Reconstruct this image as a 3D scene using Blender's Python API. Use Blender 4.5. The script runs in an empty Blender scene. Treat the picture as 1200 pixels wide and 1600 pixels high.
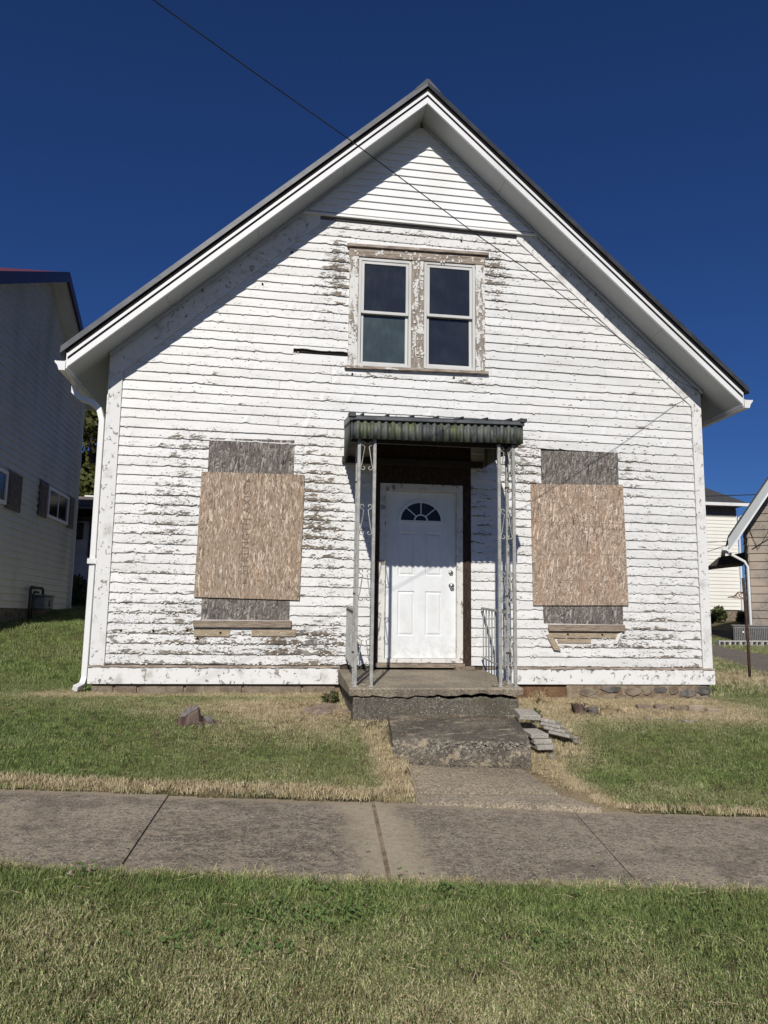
import bpy, math, random
import numpy as np
from mathutils import Vector, Matrix
random.seed(7); rng = np.random.default_rng(7)
SC = bpy.context.scene
COL = SC.collection
# ------------------------------------------------------------------ camera
cd = bpy.data.cameras.new('camera'); cam = bpy.data.objects.new('camera', cd); COL.objects.link(cam)
cd.sensor_fit = 'VERTICAL'; cd.sensor_height = 24.0; cd.lens = 24.0*1173.24/1600.0
cd.clip_end = 2000; cd.clip_start = .05
_r = Vector((0.99035839, -0.13785489, 0.01364859)); _u = Vector((-0.0325023, -0.13545696, 0.99024997)); _f = Vector((0.13466201, 0.98114598, 0.13863154))
cam.matrix_world = Matrix(((_r.x, _u.x, -_f.x, 2.0835), (_r.y, _u.y, -_f.y, -9.0638), (_r.z, _u.z, -_f.z, .7909), (0, 0, 0, 1)))
SC.camera = cam
# ------------------------------------------------------------------ world, sun, exposure
W = bpy.data.worlds.new('World'); SC.world = W; W.use_nodes = True
wn = W.node_tree; wn.nodes.clear()
sky = wn.nodes.new('ShaderNodeTexSky'); sky.sky_type = 'NISHITA'; sky.sun_disc = False
sky.sun_elevation = math.radians(37); sky.sun_rotation = math.radians(195)
sky.altitude = 300; sky.air_density = 1.; sky.dust_density = 0.; sky.ozone_density = 10
bg = wn.nodes.new('ShaderNodeBackground'); bg.inputs['Strength'].default_value = .054
wo = wn.nodes.new('ShaderNodeOutputWorld')
tint = wn.nodes.new('ShaderNodeMix'); tint.data_type = 'RGBA'; tint.blend_type = 'MULTIPLY'; tint.inputs[0].default_value = 1; tint.inputs[7].default_value = (.50, .66, .96, 1)
wn.links.new(sky.outputs[0], tint.inputs[6]); wn.links.new(tint.outputs[2], bg.inputs[0]); wn.links.new(bg.outputs[0], wo.inputs[0])
sd = bpy.data.lights.new('sun', 'SUN'); sd.energy = 4.3; sd.angle = math.radians(.53); sd.color = (1, .955, .89)
sun = bpy.data.objects.new('sun', sd); COL.objects.link(sun); sun.location = (-10, -30, 30)
sun.rotation_euler = Vector((.27, 1, -.78)).to_track_quat('-Z', 'Y').to_euler()
SC.view_settings.view_transform = 'Standard'; SC.view_settings.look = 'None'
SC.view_settings.gamma = 1; SC.view_settings.exposure = 0; SC.view_settings.use_curve_mapping = False

# ------------------------------------------------------------------ helpers
def lin(c):
    return tuple((x/12.92 if x <= .04045 else ((x+.055)/1.055)**2.4) for x in [v/255 for v in c]) + (1,)

class NT:
    """small node builder"""
    def __init__(s, name):
        s.m = bpy.data.materials.new(name); s.m.use_nodes = True; s.t = s.m.node_tree; s.t.nodes.clear()
        s.out = s.t.nodes.new('ShaderNodeOutputMaterial'); s.b = s.t.nodes.new('ShaderNodeBsdfPrincipled')
        s.t.links.new(s.b.outputs[0], s.out.inputs[0])
        s.tc = s.t.nodes.new('ShaderNodeTexCoord')
    def n(s, typ, **kw):
        x = s.t.nodes.new('ShaderNode'+typ)
        for k, v in kw.items(): setattr(x, k, v)
        return x
    def l(s, a, b): s.t.links.new(a, b)
    def setv(s, sock, v):
        if hasattr(v, 'is_output') or isinstance(v, bpy.types.NodeSocket): s.l(v, sock)
        else: sock.default_value = v
    def mapping(s, scale=(1, 1, 1), rot=(0, 0, 0), loc=(0, 0, 0), src=None):
        m = s.n('Mapping'); m.inputs['Scale'].default_value = scale; m.inputs['Rotation'].default_value = rot; m.inputs['Location'].default_value = loc
        s.l(src or s.tc.outputs['Object'], m.inputs['Vector']); return m.outputs[0]
    def noise(s, scale, detail=4, rough=.55, vec=None, dist=0, out=0):
        x = s.n('TexNoise'); x.inputs['Scale'].default_value = scale; x.inputs['Detail'].default_value = detail
        x.inputs['Roughness'].default_value = rough; x.inputs['Distortion'].default_value = dist
        s.l(vec or s.tc.outputs['Object'], x.inputs['Vector']); return x.outputs[out]
    def voro(s, scale, vec=None, feat='F1', out='Distance', rnd=1):
        x = s.n('TexVoronoi', feature=feat); x.inputs['Scale'].default_value = scale; x.inputs['Randomness'].default_value = rnd
        s.l(vec or s.tc.outputs['Object'], x.inputs['Vector']); return x.outputs[out]
    def ramp(s, v, a, b, va=0., vb=1.):
        x = s.n('MapRange', interpolation_type='SMOOTHSTEP')
        s.setv(x.inputs[0], v); x.inputs[1].default_value = a; x.inputs[2].default_value = b; x.inputs[3].default_value = va; x.inputs[4].default_value = vb
        return x.outputs[0]
    def math(s, op, a, b=0., c=0.):
        x = s.n('Math', operation=op); s.setv(x.inputs[0], a); s.setv(x.inputs[1], b); s.setv(x.inputs[2], c); return x.outputs[0]
    def mix(s, f, a, b, typ='MIX'):
        x = s.n('Mix', data_type='RGBA', blend_type=typ); s.setv(x.inputs[0], f); s.setv(x.inputs[6], a); s.setv(x.inputs[7], b); return x.outputs[2]
    def attr(s, name, typ='GEOMETRY', out='Fac'):
        x = s.n('Attribute', attribute_type=typ); x.attribute_name = name; return x.outputs[out]
    def sep(s, v):
        x = s.n('SeparateXYZ'); s.l(v, x.inputs[0]); return x.outputs
    def bump(s, h, strength=.3, dist=.01):
        x = s.n('Bump'); x.inputs['Strength'].default_value = strength; x.inputs['Distance'].default_value = dist
        s.l(h, x.inputs['Height']); s.l(x.outputs[0], s.b.inputs['Normal'])
    def fin(s, col=None, rough=None, metal=None, spec=None):
        if col is not None: s.setv(s.b.inputs['Base Color'], col)
        if rough is not None: s.setv(s.b.inputs['Roughness'], rough)
        if metal is not None: s.setv(s.b.inputs['Metallic'], metal)
        if spec is not None: s.setv(s.b.inputs['Specular IOR Level'], spec)
        return s.m
    @property
    def geo(s):
        g = s.n('NewGeometry'); return g.outputs['Position']

def simple(name, c1, c2, scale=8, rough=.7, metal=0, spec=.3, bump=.15, bd=.004, stretch=(1, 1, 1), c3=None):
    t = NT(name); v = t.mapping(stretch)
    n = t.noise(scale, 6, .6, v); c = t.mix(t.ramp(n, .35, .65), c1+(1,), c2+(1,))
    if c3: c = t.mix(t.ramp(t.noise(scale*4.3, 5, .7, v), .56, .66), c, c3+(1,))
    t.bump(t.noise(scale*6, 4, .6, v), bump, bd)
    return t.fin(c, rough, metal, spec)

# ---- materials
def mat_siding():
    t = NT('peeling_white_paint'); wear = t.attr('wear'); edge = t.attr('edge'); tone = t.attr('tone')
    v = t.mapping((1, 1, 3.4)); v2 = t.mapping((1, 1, 2.2), loc=(3, 1, 5))
    n = t.noise(7, 8, .68, v, .3); nf = t.noise(34, 6, .7, v2, .4)
    e = t.math('POWER', t.math('SUBTRACT', 1., edge), 3.)
    k = t.math('ADD', t.math('MULTIPLY', wear, .20), t.math('MULTIPLY', e, t.math('MULTIPLY_ADD', wear, .16, .045)))
    a = t.math('ADD', n, k); a = t.math('ADD', a, t.math('MULTIPLY', t.math('SUBTRACT', nf, .5), .24))
    m = t.ramp(a, .742, .756); rim = t.math('MULTIPLY', t.ramp(a, .728, .740), t.ramp(a, .752, .742))  # rim: painted shadow of lifted flake edges, with dirt in the cracks
    # fine chips
    c = t.math('ADD', nf, t.math('MULTIPLY', wear, .15)); c = t.math('ADD', c, t.math('MULTIPLY', e, .05)); chip = t.ramp(c, .685, .70)
    chip = t.math('MULTIPLY', chip, t.ramp(t.noise(3.1, 3, .6), .38, .55))
    # paint
    g = t.mapping((.6, 1, 3)); dirt = t.ramp(t.noise(2.2, 6, .65, g), .42, .70)
    dirt2 = t.ramp(t.noise(13, 5, .7, g), .52, .75)
    paint = t.mix(t.math('MULTIPLY', dirt, .5), (.755, .75, .73, 1), (.54, .53, .49, 1))
    paint = t.mix(t.math('MULTIPLY', dirt2, .34), paint, (.46, .45, .41, 1))
    paint = t.mix(t.math('MULTIPLY', t.math('SUBTRACT', 1., tone), .34), paint, (.55, .55, .52, 1))
    # thin / old undercoat around flaked zones
    paint = t.mix(t.math('MULTIPLY', t.ramp(a, .66, .742), .42), paint, (.52, .50, .45, 1))
    grain = t.noise(10, 6, .65, t.mapping((1.2, 1, 26)))
    wood = t.mix(t.ramp(grain, .38, .64), (.115, .085, .06, 1), (.33, .275, .205, 1))
    wood = t.mix(t.ramp(t.noise(2.6, 3, .6), .45, .6), wood, t.mix(t.ramp(grain, .3, .7), (.16, .15, .135, 1), (.34, .32, .28, 1)))
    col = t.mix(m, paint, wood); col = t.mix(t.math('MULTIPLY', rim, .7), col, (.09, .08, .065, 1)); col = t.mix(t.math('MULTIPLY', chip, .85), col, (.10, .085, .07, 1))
    h = t.math('ADD', t.math('MULTIPLY', t.math('SUBTRACT', 1., m), 1.), t.math('MULTIPLY', grain, .25))
    h = t.math('SUBTRACT', h, t.math('MULTIPLY', chip, .6)); h = t.math('ADD', h, t.math('MULTIPLY', t.noise(60, 3, .6), .12))
    t.bump(h, .7, .004)
    return t.fin(col, t.math('MULTIPLY_ADD', m, .35, .5), 0, .35)
M = {}
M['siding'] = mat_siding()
def mat_trimworn(name, amt, c=(.78, .78, .76, 1), sc=9, grey=0., st=(1, 1, .8)):
    """window casings: vertical or horizontal boards with big peeled patches"""
    t = NT(name); n = t.noise(sc, 8, .7, t.mapping(st), .4); g = t.noise(16, 6, .6, t.mapping((3, 1, .5) if st[2] < 1 else (.4, 1, 3)))
    m = t.ramp(t.math('ADD', n, t.math('MULTIPLY', t.noise(42, 5, .7), .18)), .59-amt, .61-amt)
    wood = t.mix(t.ramp(g, .35, .65), (.17, .125, .09, 1), (.40, .33, .26, 1))
    wood = t.mix(grey, wood, (.30, .29, .27, 1)); p = t.mix(t.ramp(t.noise(5, 5, .6), .5, .75), c, (.5, .49, .45, 1))
    t.bump(t.math('ADD', t.math('SUBTRACT', 1., m), t.math('MULTIPLY', g, .3)), .8, .004)
    return t.fin(t.mix(m, p, wood), .7, 0, .3)
M['casing'] = mat_trimworn('peeling_casing_paint', -.01, (.70, .69, .65, 1), 9, .35, (1.6, 1, .42))
M['corner'] = mat_trimworn('worn_corner_paint', -.105, (.74, .735, .71, 1), 20, .5)
M['casing_bare'] = mat_trimworn('nearly_bare_casing', .055, (.70, .69, .65, 1), 9, .25, (1.6, 1, .42)); M['casing_bare_h'] = mat_trimworn('nearly_bare_head_board', .11, (.72, .71, .67, 1), 8, .1, (.45, 1, 1.8))
M['rake'] = mat_trimworn('rake_paint', -.10, (.76, .755, .73, 1), 20, .6)
M['skirt'] = mat_trimworn('worn_skirt_paint', -.092, (.77, .765, .74, 1), 14, .6)
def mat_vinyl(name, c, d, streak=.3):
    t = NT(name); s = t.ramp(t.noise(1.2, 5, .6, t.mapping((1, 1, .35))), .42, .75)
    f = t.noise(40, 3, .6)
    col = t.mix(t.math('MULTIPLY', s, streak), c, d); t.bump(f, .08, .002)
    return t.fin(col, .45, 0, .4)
M['vinyl_white'] = mat_vinyl('white_vinyl', (.80, .80, .79, 1), (.55, .55, .52, 1), .35)
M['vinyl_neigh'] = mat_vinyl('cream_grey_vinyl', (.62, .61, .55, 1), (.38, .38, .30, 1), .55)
M['vinyl_cream'] = mat_vinyl('cream_siding_paint', (.80, .78, .70, 1), (.72, .69, .6, 1), .3)
M['soffit'] = mat_vinyl('soffit_metal', (.42, .44, .43, 1), (.31, .32, .31, 1), .35)
M['fascia'] = mat_vinyl('white_aluminium', (.78, .78, .77, 1), (.5, .5, .48, 1), .4)
M['winvinyl'] = mat_vinyl('window_vinyl', (.60, .60, .57, 1), (.36, .35, .31, 1), .6)
M['gutter'] = mat_vinyl('white_gutter_metal', (.76, .76, .74, 1), (.45, .44, .40, 1), .55)
M['roofmetal'] = simple('dark_roof_metal', (.055, .058, .064), (.085, .088, .095), 5, .34, .35, .5, .05)
M['near_black'] = simple('shade_and_fittings_black', (.012, .012, .012), (.02, .018, .016), 5, .95, 0, .1)  # near-black painted in for shade in gaps and rooms; also plugs and screws
M['sheath'] = simple('old_sheathing', (.05, .04, .03), (.09, .07, .05), 9, .95, 0, .1)
M['redroof'] = simple('dark_red_roof_metal', (.13, .03, .035), (.17, .04, .045), 3, .4, .1, .5, .05)
M['redtrim'] = simple('maroon_trim', (.055, .018, .022), (.08, .025, .03), 3, .4, .1, .5, .05)
M['brownroof'] = simple('asphalt_shingles', (.035, .035, .037), (.085, .085, .088), 30, .9, 0, .2, .6, .01)
def mat_shake():
    t = NT('weathered_brown_siding'); v = t.mapping((1, 1, 1)); g = t.noise(5, 6, .65, t.mapping((2.5, 1, 12)))
    c = t.mix(t.ramp(g, .35, .68), (.15, .125, .10, 1), (.38, .335, .285, 1)); c = t.mix(t.ramp(t.noise(1.1, 3), .4, .65), c, (.37, .31, .25, 1))
    t.bump(g, .5, .01); return t.fin(c, .85, 0, .2)
M['shake'] = mat_shake()
def mat_osb(name, c_lo, c_mid, c_hi, vert, print_=False):
    t = NT(name)
    cols = None; h = None
    base = t.tc.outputs['Object']
    for i, (ang, sc) in enumerate(((.15, 1.), (1.1, 1.), (-.7, 1.1), (-.12, .8))):
        if vert: ang *= .45
        else: ang *= 1.2
        # rotate in the board plane then stretch along the strand
        r = t.mapping((1, 1, 1), (0, ang, 0), (i*3.7, 0, i*1.9), base)
        v = t.mapping((88*sc, 8, 15*sc), src=r)
        w = t.noise(2.2, 2, .5, v, out=1)
        vv = t.n('VectorMath', operation='ADD'); sc2 = t.n('VectorMath', operation='SCALE'); t.l(w, sc2.inputs[0]); sc2.inputs['Scale'].default_value = .8
        t.l(v, vv.inputs[0]); t.l(sc2.outputs[0], vv.inputs[1])
        cell = t.n('TexVoronoi', feature='F1'); cell.inputs['Scale'].default_value = 1; t.l(vv.outputs[0], cell.inputs['Vector'])
        rnd = t.sep(cell.outputs['Color'])
        c = t.mix(rnd[0], c_lo, c_hi); c = t.mix(t.ramp(rnd[1], .25, .75), c, c_mid)
        if cols is None: cols = c; h = rnd[2]
        else:
            pick = t.ramp(rnd[2], .60, .64)
            cols = t.mix(pick, cols, c); h = t.math('MAXIMUM', h, rnd[2])
    g = t.noise(90, 4, .7, t.mapping((1, 1, .25)))
    cols = t.mix(t.ramp(g, .46, .64, 0, .75), cols, (c_lo[0]*.5, c_lo[1]*.5, c_lo[2]*.5, 1)); cols = t.mix(t.ramp(t.noise(4, 5, .65, t.mapping((1.6, 1, .7))), .42, .7, 0, .25), cols, (c_mid[0]*1.15, c_mid[1]*.93, c_mid[2]*.78, 1))
    cols = t.mix(t.ramp(t.noise(1.7, 4), .4, .7, 0, .35), cols, c_mid)
    t.bump(t.math('ADD', h, t.math('MULTIPLY', g, .4)), .5, .003)
    return t.fin(cols, .85, 0, .2)
M['osb_left'] = mat_osb('osb_tan', (.15, .11, .077, 1), (.35, .268, .193, 1), (.82, .685, .54, 1), True)
M['osb_right'] = mat_osb('osb_tan_mixed', (.16, .115, .082, 1), (.38, .285, .208, 1), (.85, .70, .56, 1), False)
M['osb_grey'] = mat_osb('osb_weathered_grey', (.05, .045, .04, 1), (.155, .14, .125, 1), (.50, .46, .41, 1), False)
M['osb_brown'] = mat_osb('osb_dark_brown', (.022, .016, .012, 1), (.042, .029, .022, 1), (.09, .06, .045, 1), True)
M['ink'] = simple('faded_ink', (.16, .12, .09), (.22, .17, .125), 30, .9, 0, .2)
M['barewood'] = simple('bare_grey_wood', (.15, .115, .085), (.36, .29, .215), 9, .85, 0, .2, .6, .006, (1, 1, 14), (.55, .53, .48))
M['tanwood'] = simple('bare_tan_wood', (.25, .19, .125), (.42, .34, .235), 9, .85, 0, .2, .5, .005, (1, 1, 14), (.7, .7, .67))
def mat_door():
    t = NT('white_door_paint'); n = t.noise(5, 6, .7, t.mapping((1.5, 1, .6))); sp = t.sep(t.tc.outputs['Object'])
    c = t.mix(t.ramp(n, .4, .7), (.77, .79, .79, 1), (.70, .71, .69, 1)); low = t.math('MULTIPLY', t.ramp(sp[2], .75, .3), t.ramp(t.noise(14, 6, .75), .42, .62))
    c = t.mix(t.math('MULTIPLY', low, .35), c, (.42, .38, .31, 1)); t.bump(t.noise(30, 3, .6, t.mapping((4, 1, .4))), .06, .002)
    return t.fin(c, .42, 0, .45)
M['door'] = mat_door()
M['doorframe'] = mat_trimworn('door_jamb_paint', -.075, (.70, .68, .63, 1), 14, .2)
M['chrome'] = simple('satin_nickel', (.5, .48, .45), (.62, .6, .56), 30, .28, 1, .5, .02)
def mat_glass(name, c, rough=.06):
    t = NT(name); n = t.noise(3, 4, .6); t.bump(t.noise(2.5, 2), .02, .01)
    return t.fin(t.mix(t.ramp(n, .4, .7), c, tuple(x*1.5 for x in c[:3])+(1,)), t.math('MULTIPLY_ADD', t.noise(9, 6, .7, t.mapping((3, 1, .6))), .18, rough), 0, .9)
M['glass'] = mat_glass('dusty_dark_glass', (.018, .020, .023, 1))
M['fanglass'] = simple('dark_fanlight_glass', (.012, .014, .017), (.02, .023, .027), 6, .25, 0, .25, .02)
M['glass2'] = mat_glass('dusty_glass_curtain', (.035, .05, .05, 1), .12)
M['iron'] = simple('pale_grey_iron', (.30, .30, .275), (.41, .41, .38), 14, .5, .1, .4, .15, .002, (1, 1, 1), (.12, .09, .065))
def mat_canopy():
    t = NT('mossy_green_canopy_metal'); s = t.noise(16, 5, .65, t.mapping((1, 1, .22)))
    c = t.mix(t.ramp(s, .36, .62), (.026, .032, .030, 1), (.12, .13, .122, 1))
    ms = t.math('MULTIPLY', t.ramp(t.noise(4.2, 4, .6, t.mapping((1, 1, .5), loc=(2, 0, 0))), .47, .6), t.ramp(t.noise(22, 5, .7, t.mapping((1, 1, .3))), .4, .62))
    c = t.mix(t.math('MULTIPLY', ms, .8), c, (.125, .145, .055, 1))
    c = t.mix(t.ramp(t.noise(26, 6, .75, t.mapping((1, 1, .35), loc=(5, 5, 5))), .60, .70, 0, .55), c, (.30, .31, .28, 1))
    t.bump(s, .2, .003); return t.fin(c, .6, .1, .4)
M['canopy'] = mat_canopy()
M['canopytrim'] = simple('dark_canopy_trim', (.03, .035, .035), (.065, .07, .07), 12, .45, .3, .5, .1)
M['canopylight'] = simple('grey_canopy_trim', (.13, .14, .145), (.2, .205, .21), 9, .45, .3, .5, .1)
M['darkmetal'] = simple('underside_metal', (.035, .035, .035), (.05, .048, .045), 9, .6, .1, .3)
def mat_concrete(name, c1, c2, stain, speck=.0, scale=1., moss=0.):
    t = NT(name); P = t.geo
    big = t.ramp(t.noise(1.1*scale, 6, .62, P), .36, .66); fine = t.noise(55, 4, .7, P)
    c = t.mix(big, c1, c2); c = t.mix(t.ramp(fine, .40, .60, .0, .75), c, stain)
    c = t.mix(t.ramp(t.noise(8, 6, .7, P), .54, .7, 0, .45), c, stain)
    c = t.mix(t.ramp(t.noise(90, 2, .5, P), .60, .66, 0, .55), c, tuple(min(.6, x*2.3) for x in c2[:3])+(1,))
    sp = t.n('TexVoronoi', feature='F1'); sp.inputs['Scale'].default_value = 38; t.l(P, sp.inputs['Vector'])
    rnd = t.sep(sp.outputs['Color'])
    m = t.math('MULTIPLY', t.ramp(sp.outputs['Distance'], .13, .22, 1, 0), t.ramp(rnd[0], 1-speck, 1-speck+.01))
    c = t.mix(m, c, (.52, .49, .43, 1))
    if moss: c = t.mix(t.ramp(t.noise(2.2, 5, .6, P), .5, .62, 0, moss), c, (.09, .085, .045, 1))
    if name == 'weathered_sidewalk':
        b2 = t.ramp(t.noise(17, 6, .8, P), .44, .60); c = t.mix(t.math('MULTIPLY', b2, .6), c, (.40, .33, .235, 1))
        b3 = t.ramp(t.noise(2.4, 5, .65, t.mapping((1, 1, 1), loc=(7, 3, 0), src=P)), .50, .64); c = t.mix(t.math('MULTIPLY', b3, .4), c, (.085, .069, .055, 1))
        v2 = t.n('TexVoronoi', feature='F1'); v2.inputs['Scale'].default_value = 15; t.l(t.mapping((1, 2.2, 1), (0, 0, .3), src=P), v2.inputs['Vector']); r2 = t.sep(v2.outputs['Color'])
        c = t.mix(t.math('MULTIPLY', t.ramp(v2.outputs['Distance'], .10, .17, 1, 0), t.ramp(r2[1], .80, .81)), c, (.58, .53, .45, 1))
    if name == 'old_step_concrete':
        b3 = t.ramp(t.noise(3.4, 5, .7, P), .46, .58); c = t.mix(t.math('MULTIPLY', b3, .6), c, (.07, .06, .05, 1)); b4 = t.ramp(t.noise(9, 5, .7, t.mapping((.6, 1, 1), loc=(4, 2, 0), src=P)), .56, .62); c = t.mix(t.math('MULTIPLY', b4, .6), c, (.42, .35, .24, 1))
    t.bump(t.math('ADD', fine, t.math('MULTIPLY', t.noise(14, 5, .7, P), .8)), .5, .006)
    return t.fin(c, .9, 0, .2), t
M['walk'], _t = mat_concrete('weathered_sidewalk', (.185, .152, .115, 1), (.35, .295, .225, 1), (.06, .05, .041, 1), .42)
# the pale worn strip along the mortar joint
def pale_strip(t):
    P = t.geo; s = t.sep(P); old = t.b.inputs['Base Color'].links[0].from_socket
    x = t.math('SUBTRACT', s[0], 2.74); x = t.math('ADD', x, t.math('MULTIPLY', t.math('SUBTRACT', t.noise(5, 4, .6, P), .5), .22))
    m = t.math('MULTIPLY', t.ramp(t.math('ABSOLUTE', x), .06, .30, .85, 0), t.ramp(t.noise(30, 5, .75, P), .30, .58, .4, 1))
    c = t.mix(m, old, (.42, .355, .25, 1))
    xr = t.math('SUBTRACT', s[0], .2); jit = t.math('MULTIPLY', t.math('SUBTRACT', t.noise(7, 5, .7, P), .5), .22)
    d1 = t.math('SUBTRACT', t.math('MULTIPLY_ADD', xr, -.094, -3.28), s[1]); d2 = t.math('SUBTRACT', s[1], t.math('MULTIPLY_ADD', xr, -.085, -4.97))
    ed = t.ramp(t.math('ADD', t.math('MINIMUM', d1, d2), jit), .02, .15, .75, 0); c = t.mix(ed, c, (.34, .285, .205, 1)); t.setv(t.b.inputs['Base Color'], c)
pale_strip(_t)
M['path'], _ = mat_concrete('path_concrete', (.26, .215, .15, 1), (.46, .38, .265, 1), (.12, .10, .075, 1), .10)
M['porch'], _ = mat_concrete('porch_concrete', (.22, .185, .135, 1), (.40, .335, .24, 1), (.14, .12, .09, 1), .0, 1.6)
M['porchbase'], _ = mat_concrete('rough_exposed_concrete', (.10, .09, .072, 1), (.165, .15, .12, 1), (.06, .053, .042, 1), .25, 2.2, .4)
M['step'], _ = mat_concrete('old_step_concrete', (.13, .115, .092, 1), (.23, .20, .155, 1), (.06, .053, .043, 1), .12, 2.2)
M['chipped'], _ = mat_concrete('chipped_pale_concrete', (.22, .19, .145, 1), (.40, .36, .29, 1), (.09, .08, .065, 1), .3, 8)
M['block'], _ = mat_concrete('grey_cinder_block', (.42, .41, .38, 1), (.55, .53, .49, 1), (.3, .29, .27, 1), .0, 2)
M['paver'], _ = mat_concrete('grey_paver', (.36, .335, .285, 1), (.46, .425, .365, 1), (.24, .22, .185, 1), .0, 3)
M['stone_dark'] = simple('grey_fieldstone', (.10, .095, .09), (.23, .21, .185), 9, .9, 0, .2, .9, .03, (1, 1, 1), (.34, .27, .19))
M['stone_tan'] = simple('dirty_tan_stone', (.16, .125, .09), (.27, .225, .165), 8, .9, 0, .2, .7, .02)
M['soil'] = simple('orange_brown_soil', (.13, .075, .042), (.21, .13, .075), 8, .95, 0, .1, .7, .02)
M['mortar'] = simple('sandy_mortar', (.20, .145, .095), (.33, .265, .185), 14, .95, 0, .1, .7, .02)
M['edging'] = simple('tan_edging_block', (.27, .22, .155), (.38, .32, .235), 12, .9, 0, .2, .6, .01)
M['bark'] = simple('grey_bark', (.07, .045, .035), (.19, .14, .115), 10, .95, 0, .1, .9, .02, (1, 1, .3))
M['cutwood'] = simple('grey_cut_wood', (.13, .115, .105), (.25, .225, .205), 22, .9, 0, .1, .6, .01, (3, .5, 1))
M['rust'] = simple('rusty_iron', (.045, .03, .024), (.11, .06, .035), 20, .8, .2, .3, .4, .004)
M['rust_light'] = simple('orange_rust', (.30, .16, .09), (.42, .26, .17), 20, .85, 0, .2, .4, .004)
M['cable'] = simple('black_cable', (.015, .015, .016), (.03, .03, .03), 8, .6, 0, .3)
M['ac'] = simple('grey_unit_metal', (.17, .165, .155), (.23, .225, .215), 12, .5, .2, .4)
M['acdark'] = simple('unit_grille_dark', (.04, .04, .04), (.06, .06, .06), 12, .7, 0, .2)
M['meter'] = simple('grey_meter_paint', (.15, .165, .17), (.21, .225, .23), 12, .5, 0, .4)
M['shutter'] = simple('brown_grey_shutter', (.12, .10, .09), (.17, .145, .13), 9, .6, 0, .3)
M['shedwall'] = simple('pale_grey_shed_wall', (.50, .49, .52), (.60, .59, .62), 3, .8, 0, .2)
M['shedroof'] = simple('dark_shed_roof', (.05, .045, .04), (.08, .07, .06), 8, .9, 0, .2)
M['gravel'], _ = mat_concrete('gravel_drive', (.15, .125, .10, 1), (.22, .19, .155, 1), (.09, .075, .06, 1), .3, 2)
M['leafdry'] = simple('dry_leaf', (.30, .2, .12), (.45, .33, .22), 20, .8, 0, .2)
M['seed'] = simple('pinkish_seed_head', (.42, .3, .24), (.58, .46, .38), 20, .9, 0, .2)
M['slate'] = simple('brown_slate', (.17, .13, .10), (.27, .215, .165), 12, .9, 0, .2, .5, .01)
def mat_flake():
    t = NT('curled_paint_flake'); return t.fin(t.mix(t.noise(40, 2), (.78, .77, .73, 1), (.5, .47, .4, 1)), .7, 0, .3)
M['flake'] = mat_flake()

# ---- mesh helpers
class MB:
    def __init__(s): s.v = []; s.f = []
    def quad(s, a, b, c, d):
        i = len(s.v); s.v += [tuple(a), tuple(b), tuple(c), tuple(d)]; s.f.append((i, i+1, i+2, i+3)); return s
    def tri(s, a, b, c):
        i = len(s.v); s.v += [tuple(a), tuple(b), tuple(c)]; s.f.append((i, i+1, i+2)); return s
    def hexa(s, p):      # 8 points: bottom 0-3 ccw, top 4-7
        i = len(s.v); s.v += [tuple(q) for q in p]
        for f in ((3, 2, 1, 0), (4, 5, 6, 7), (0, 1, 5, 4), (1, 2, 6, 5), (2, 3, 7, 6), (3, 0, 4, 7)): s.f.append(tuple(i+k for k in f))
        return s
    def box(s, x0, x1, y0, y1, z0, z1):
        return s.hexa([(x0, y0, z0), (x1, y0, z0), (x1, y1, z0), (x0, y1, z0), (x0, y0, z1), (x1, y0, z1), (x1, y1, z1), (x0, y1, z1)])
    def prism(s, poly, axis, a, b):   # poly: 2D points, extruded along axis from a to b
        n = len(poly); i = len(s.v)
        def P(q, t):
            if axis == 'y': return (q[0], t, q[1])
            if axis == 'x': return (t, q[0], q[1])
            return (q[0], q[1], t)
        s.v += [P(q, a) for q in poly]+[P(q, b) for q in poly]
        s.f.append(tuple(range(i, i+n))); s.f.append(tuple(range(i+2*n-1, i+n-1, -1)))
        for k in range(n):
            k2 = (k+1) % n; s.f.append((i+k, i+k2, i+n+k2, i+n+k))
        return s
    def tube(s, pts, r, seg=8, cap=True, square=False):
        pts = [Vector(p) for p in pts]; n = len(pts); i0 = len(s.v); up = None
        if square: seg = 4
        for k, p in enumerate(pts):
            t = (pts[min(k+1, n-1)]-pts[max(k-1, 0)]).normalized()
            if up is None:
                up = Vector((0, 1, 0)) if abs(t.z) > .5 else Vector((0, 0, 1))
            a = t.cross(up).normalized(); b = a.cross(t).normalized(); up = b
            rr = r[k] if isinstance(r, (list, tuple)) else r
            for j in range(seg):
                th = 2*math.pi*(j+(.5 if square else 0))/seg; q = p+a*math.cos(th)*rr+b*math.sin(th)*rr; s.v.append(tuple(q))
        for k in range(n-1):
            for j in range(seg):
                j2 = (j+1) % seg; s.f.append((i0+k*seg+j, i0+k*seg+j2, i0+(k+1)*seg+j2, i0+(k+1)*seg+j))
        if cap:
            s.f.append(tuple(i0+j for j in range(seg))[::-1]); s.f.append(tuple(i0+(n-1)*seg+j for j in range(seg)))
        return s
    def build(s, name, mat, parent=None, smooth=False, bevel=0):
        me = bpy.data.meshes.new(name); me.from_pydata(s.v, [], s.f); me.validate()
        if bevel is None: bevel = 0
        me.materials.append(M[mat] if isinstance(mat, str) else mat)
        import bmesh as _b
        bm = _b.new(); bm.from_mesh(me); _b.ops.remove_doubles(bm, verts=bm.verts, dist=1e-5); _b.ops.recalc_face_normals(bm, faces=bm.faces)
        if bevel: _b.ops.bevel(bm, geom=list(bm.edges), offset=bevel, segments=1, affect='EDGES', clamp_overlap=True)
        bm.to_mesh(me); bm.free()
        if smooth: me.polygons.foreach_set('use_smooth', [True]*len(me.polygons))
        o = bpy.data.objects.new(name, me); COL.objects.link(o)
        if parent: o.parent = parent
        return o
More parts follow.
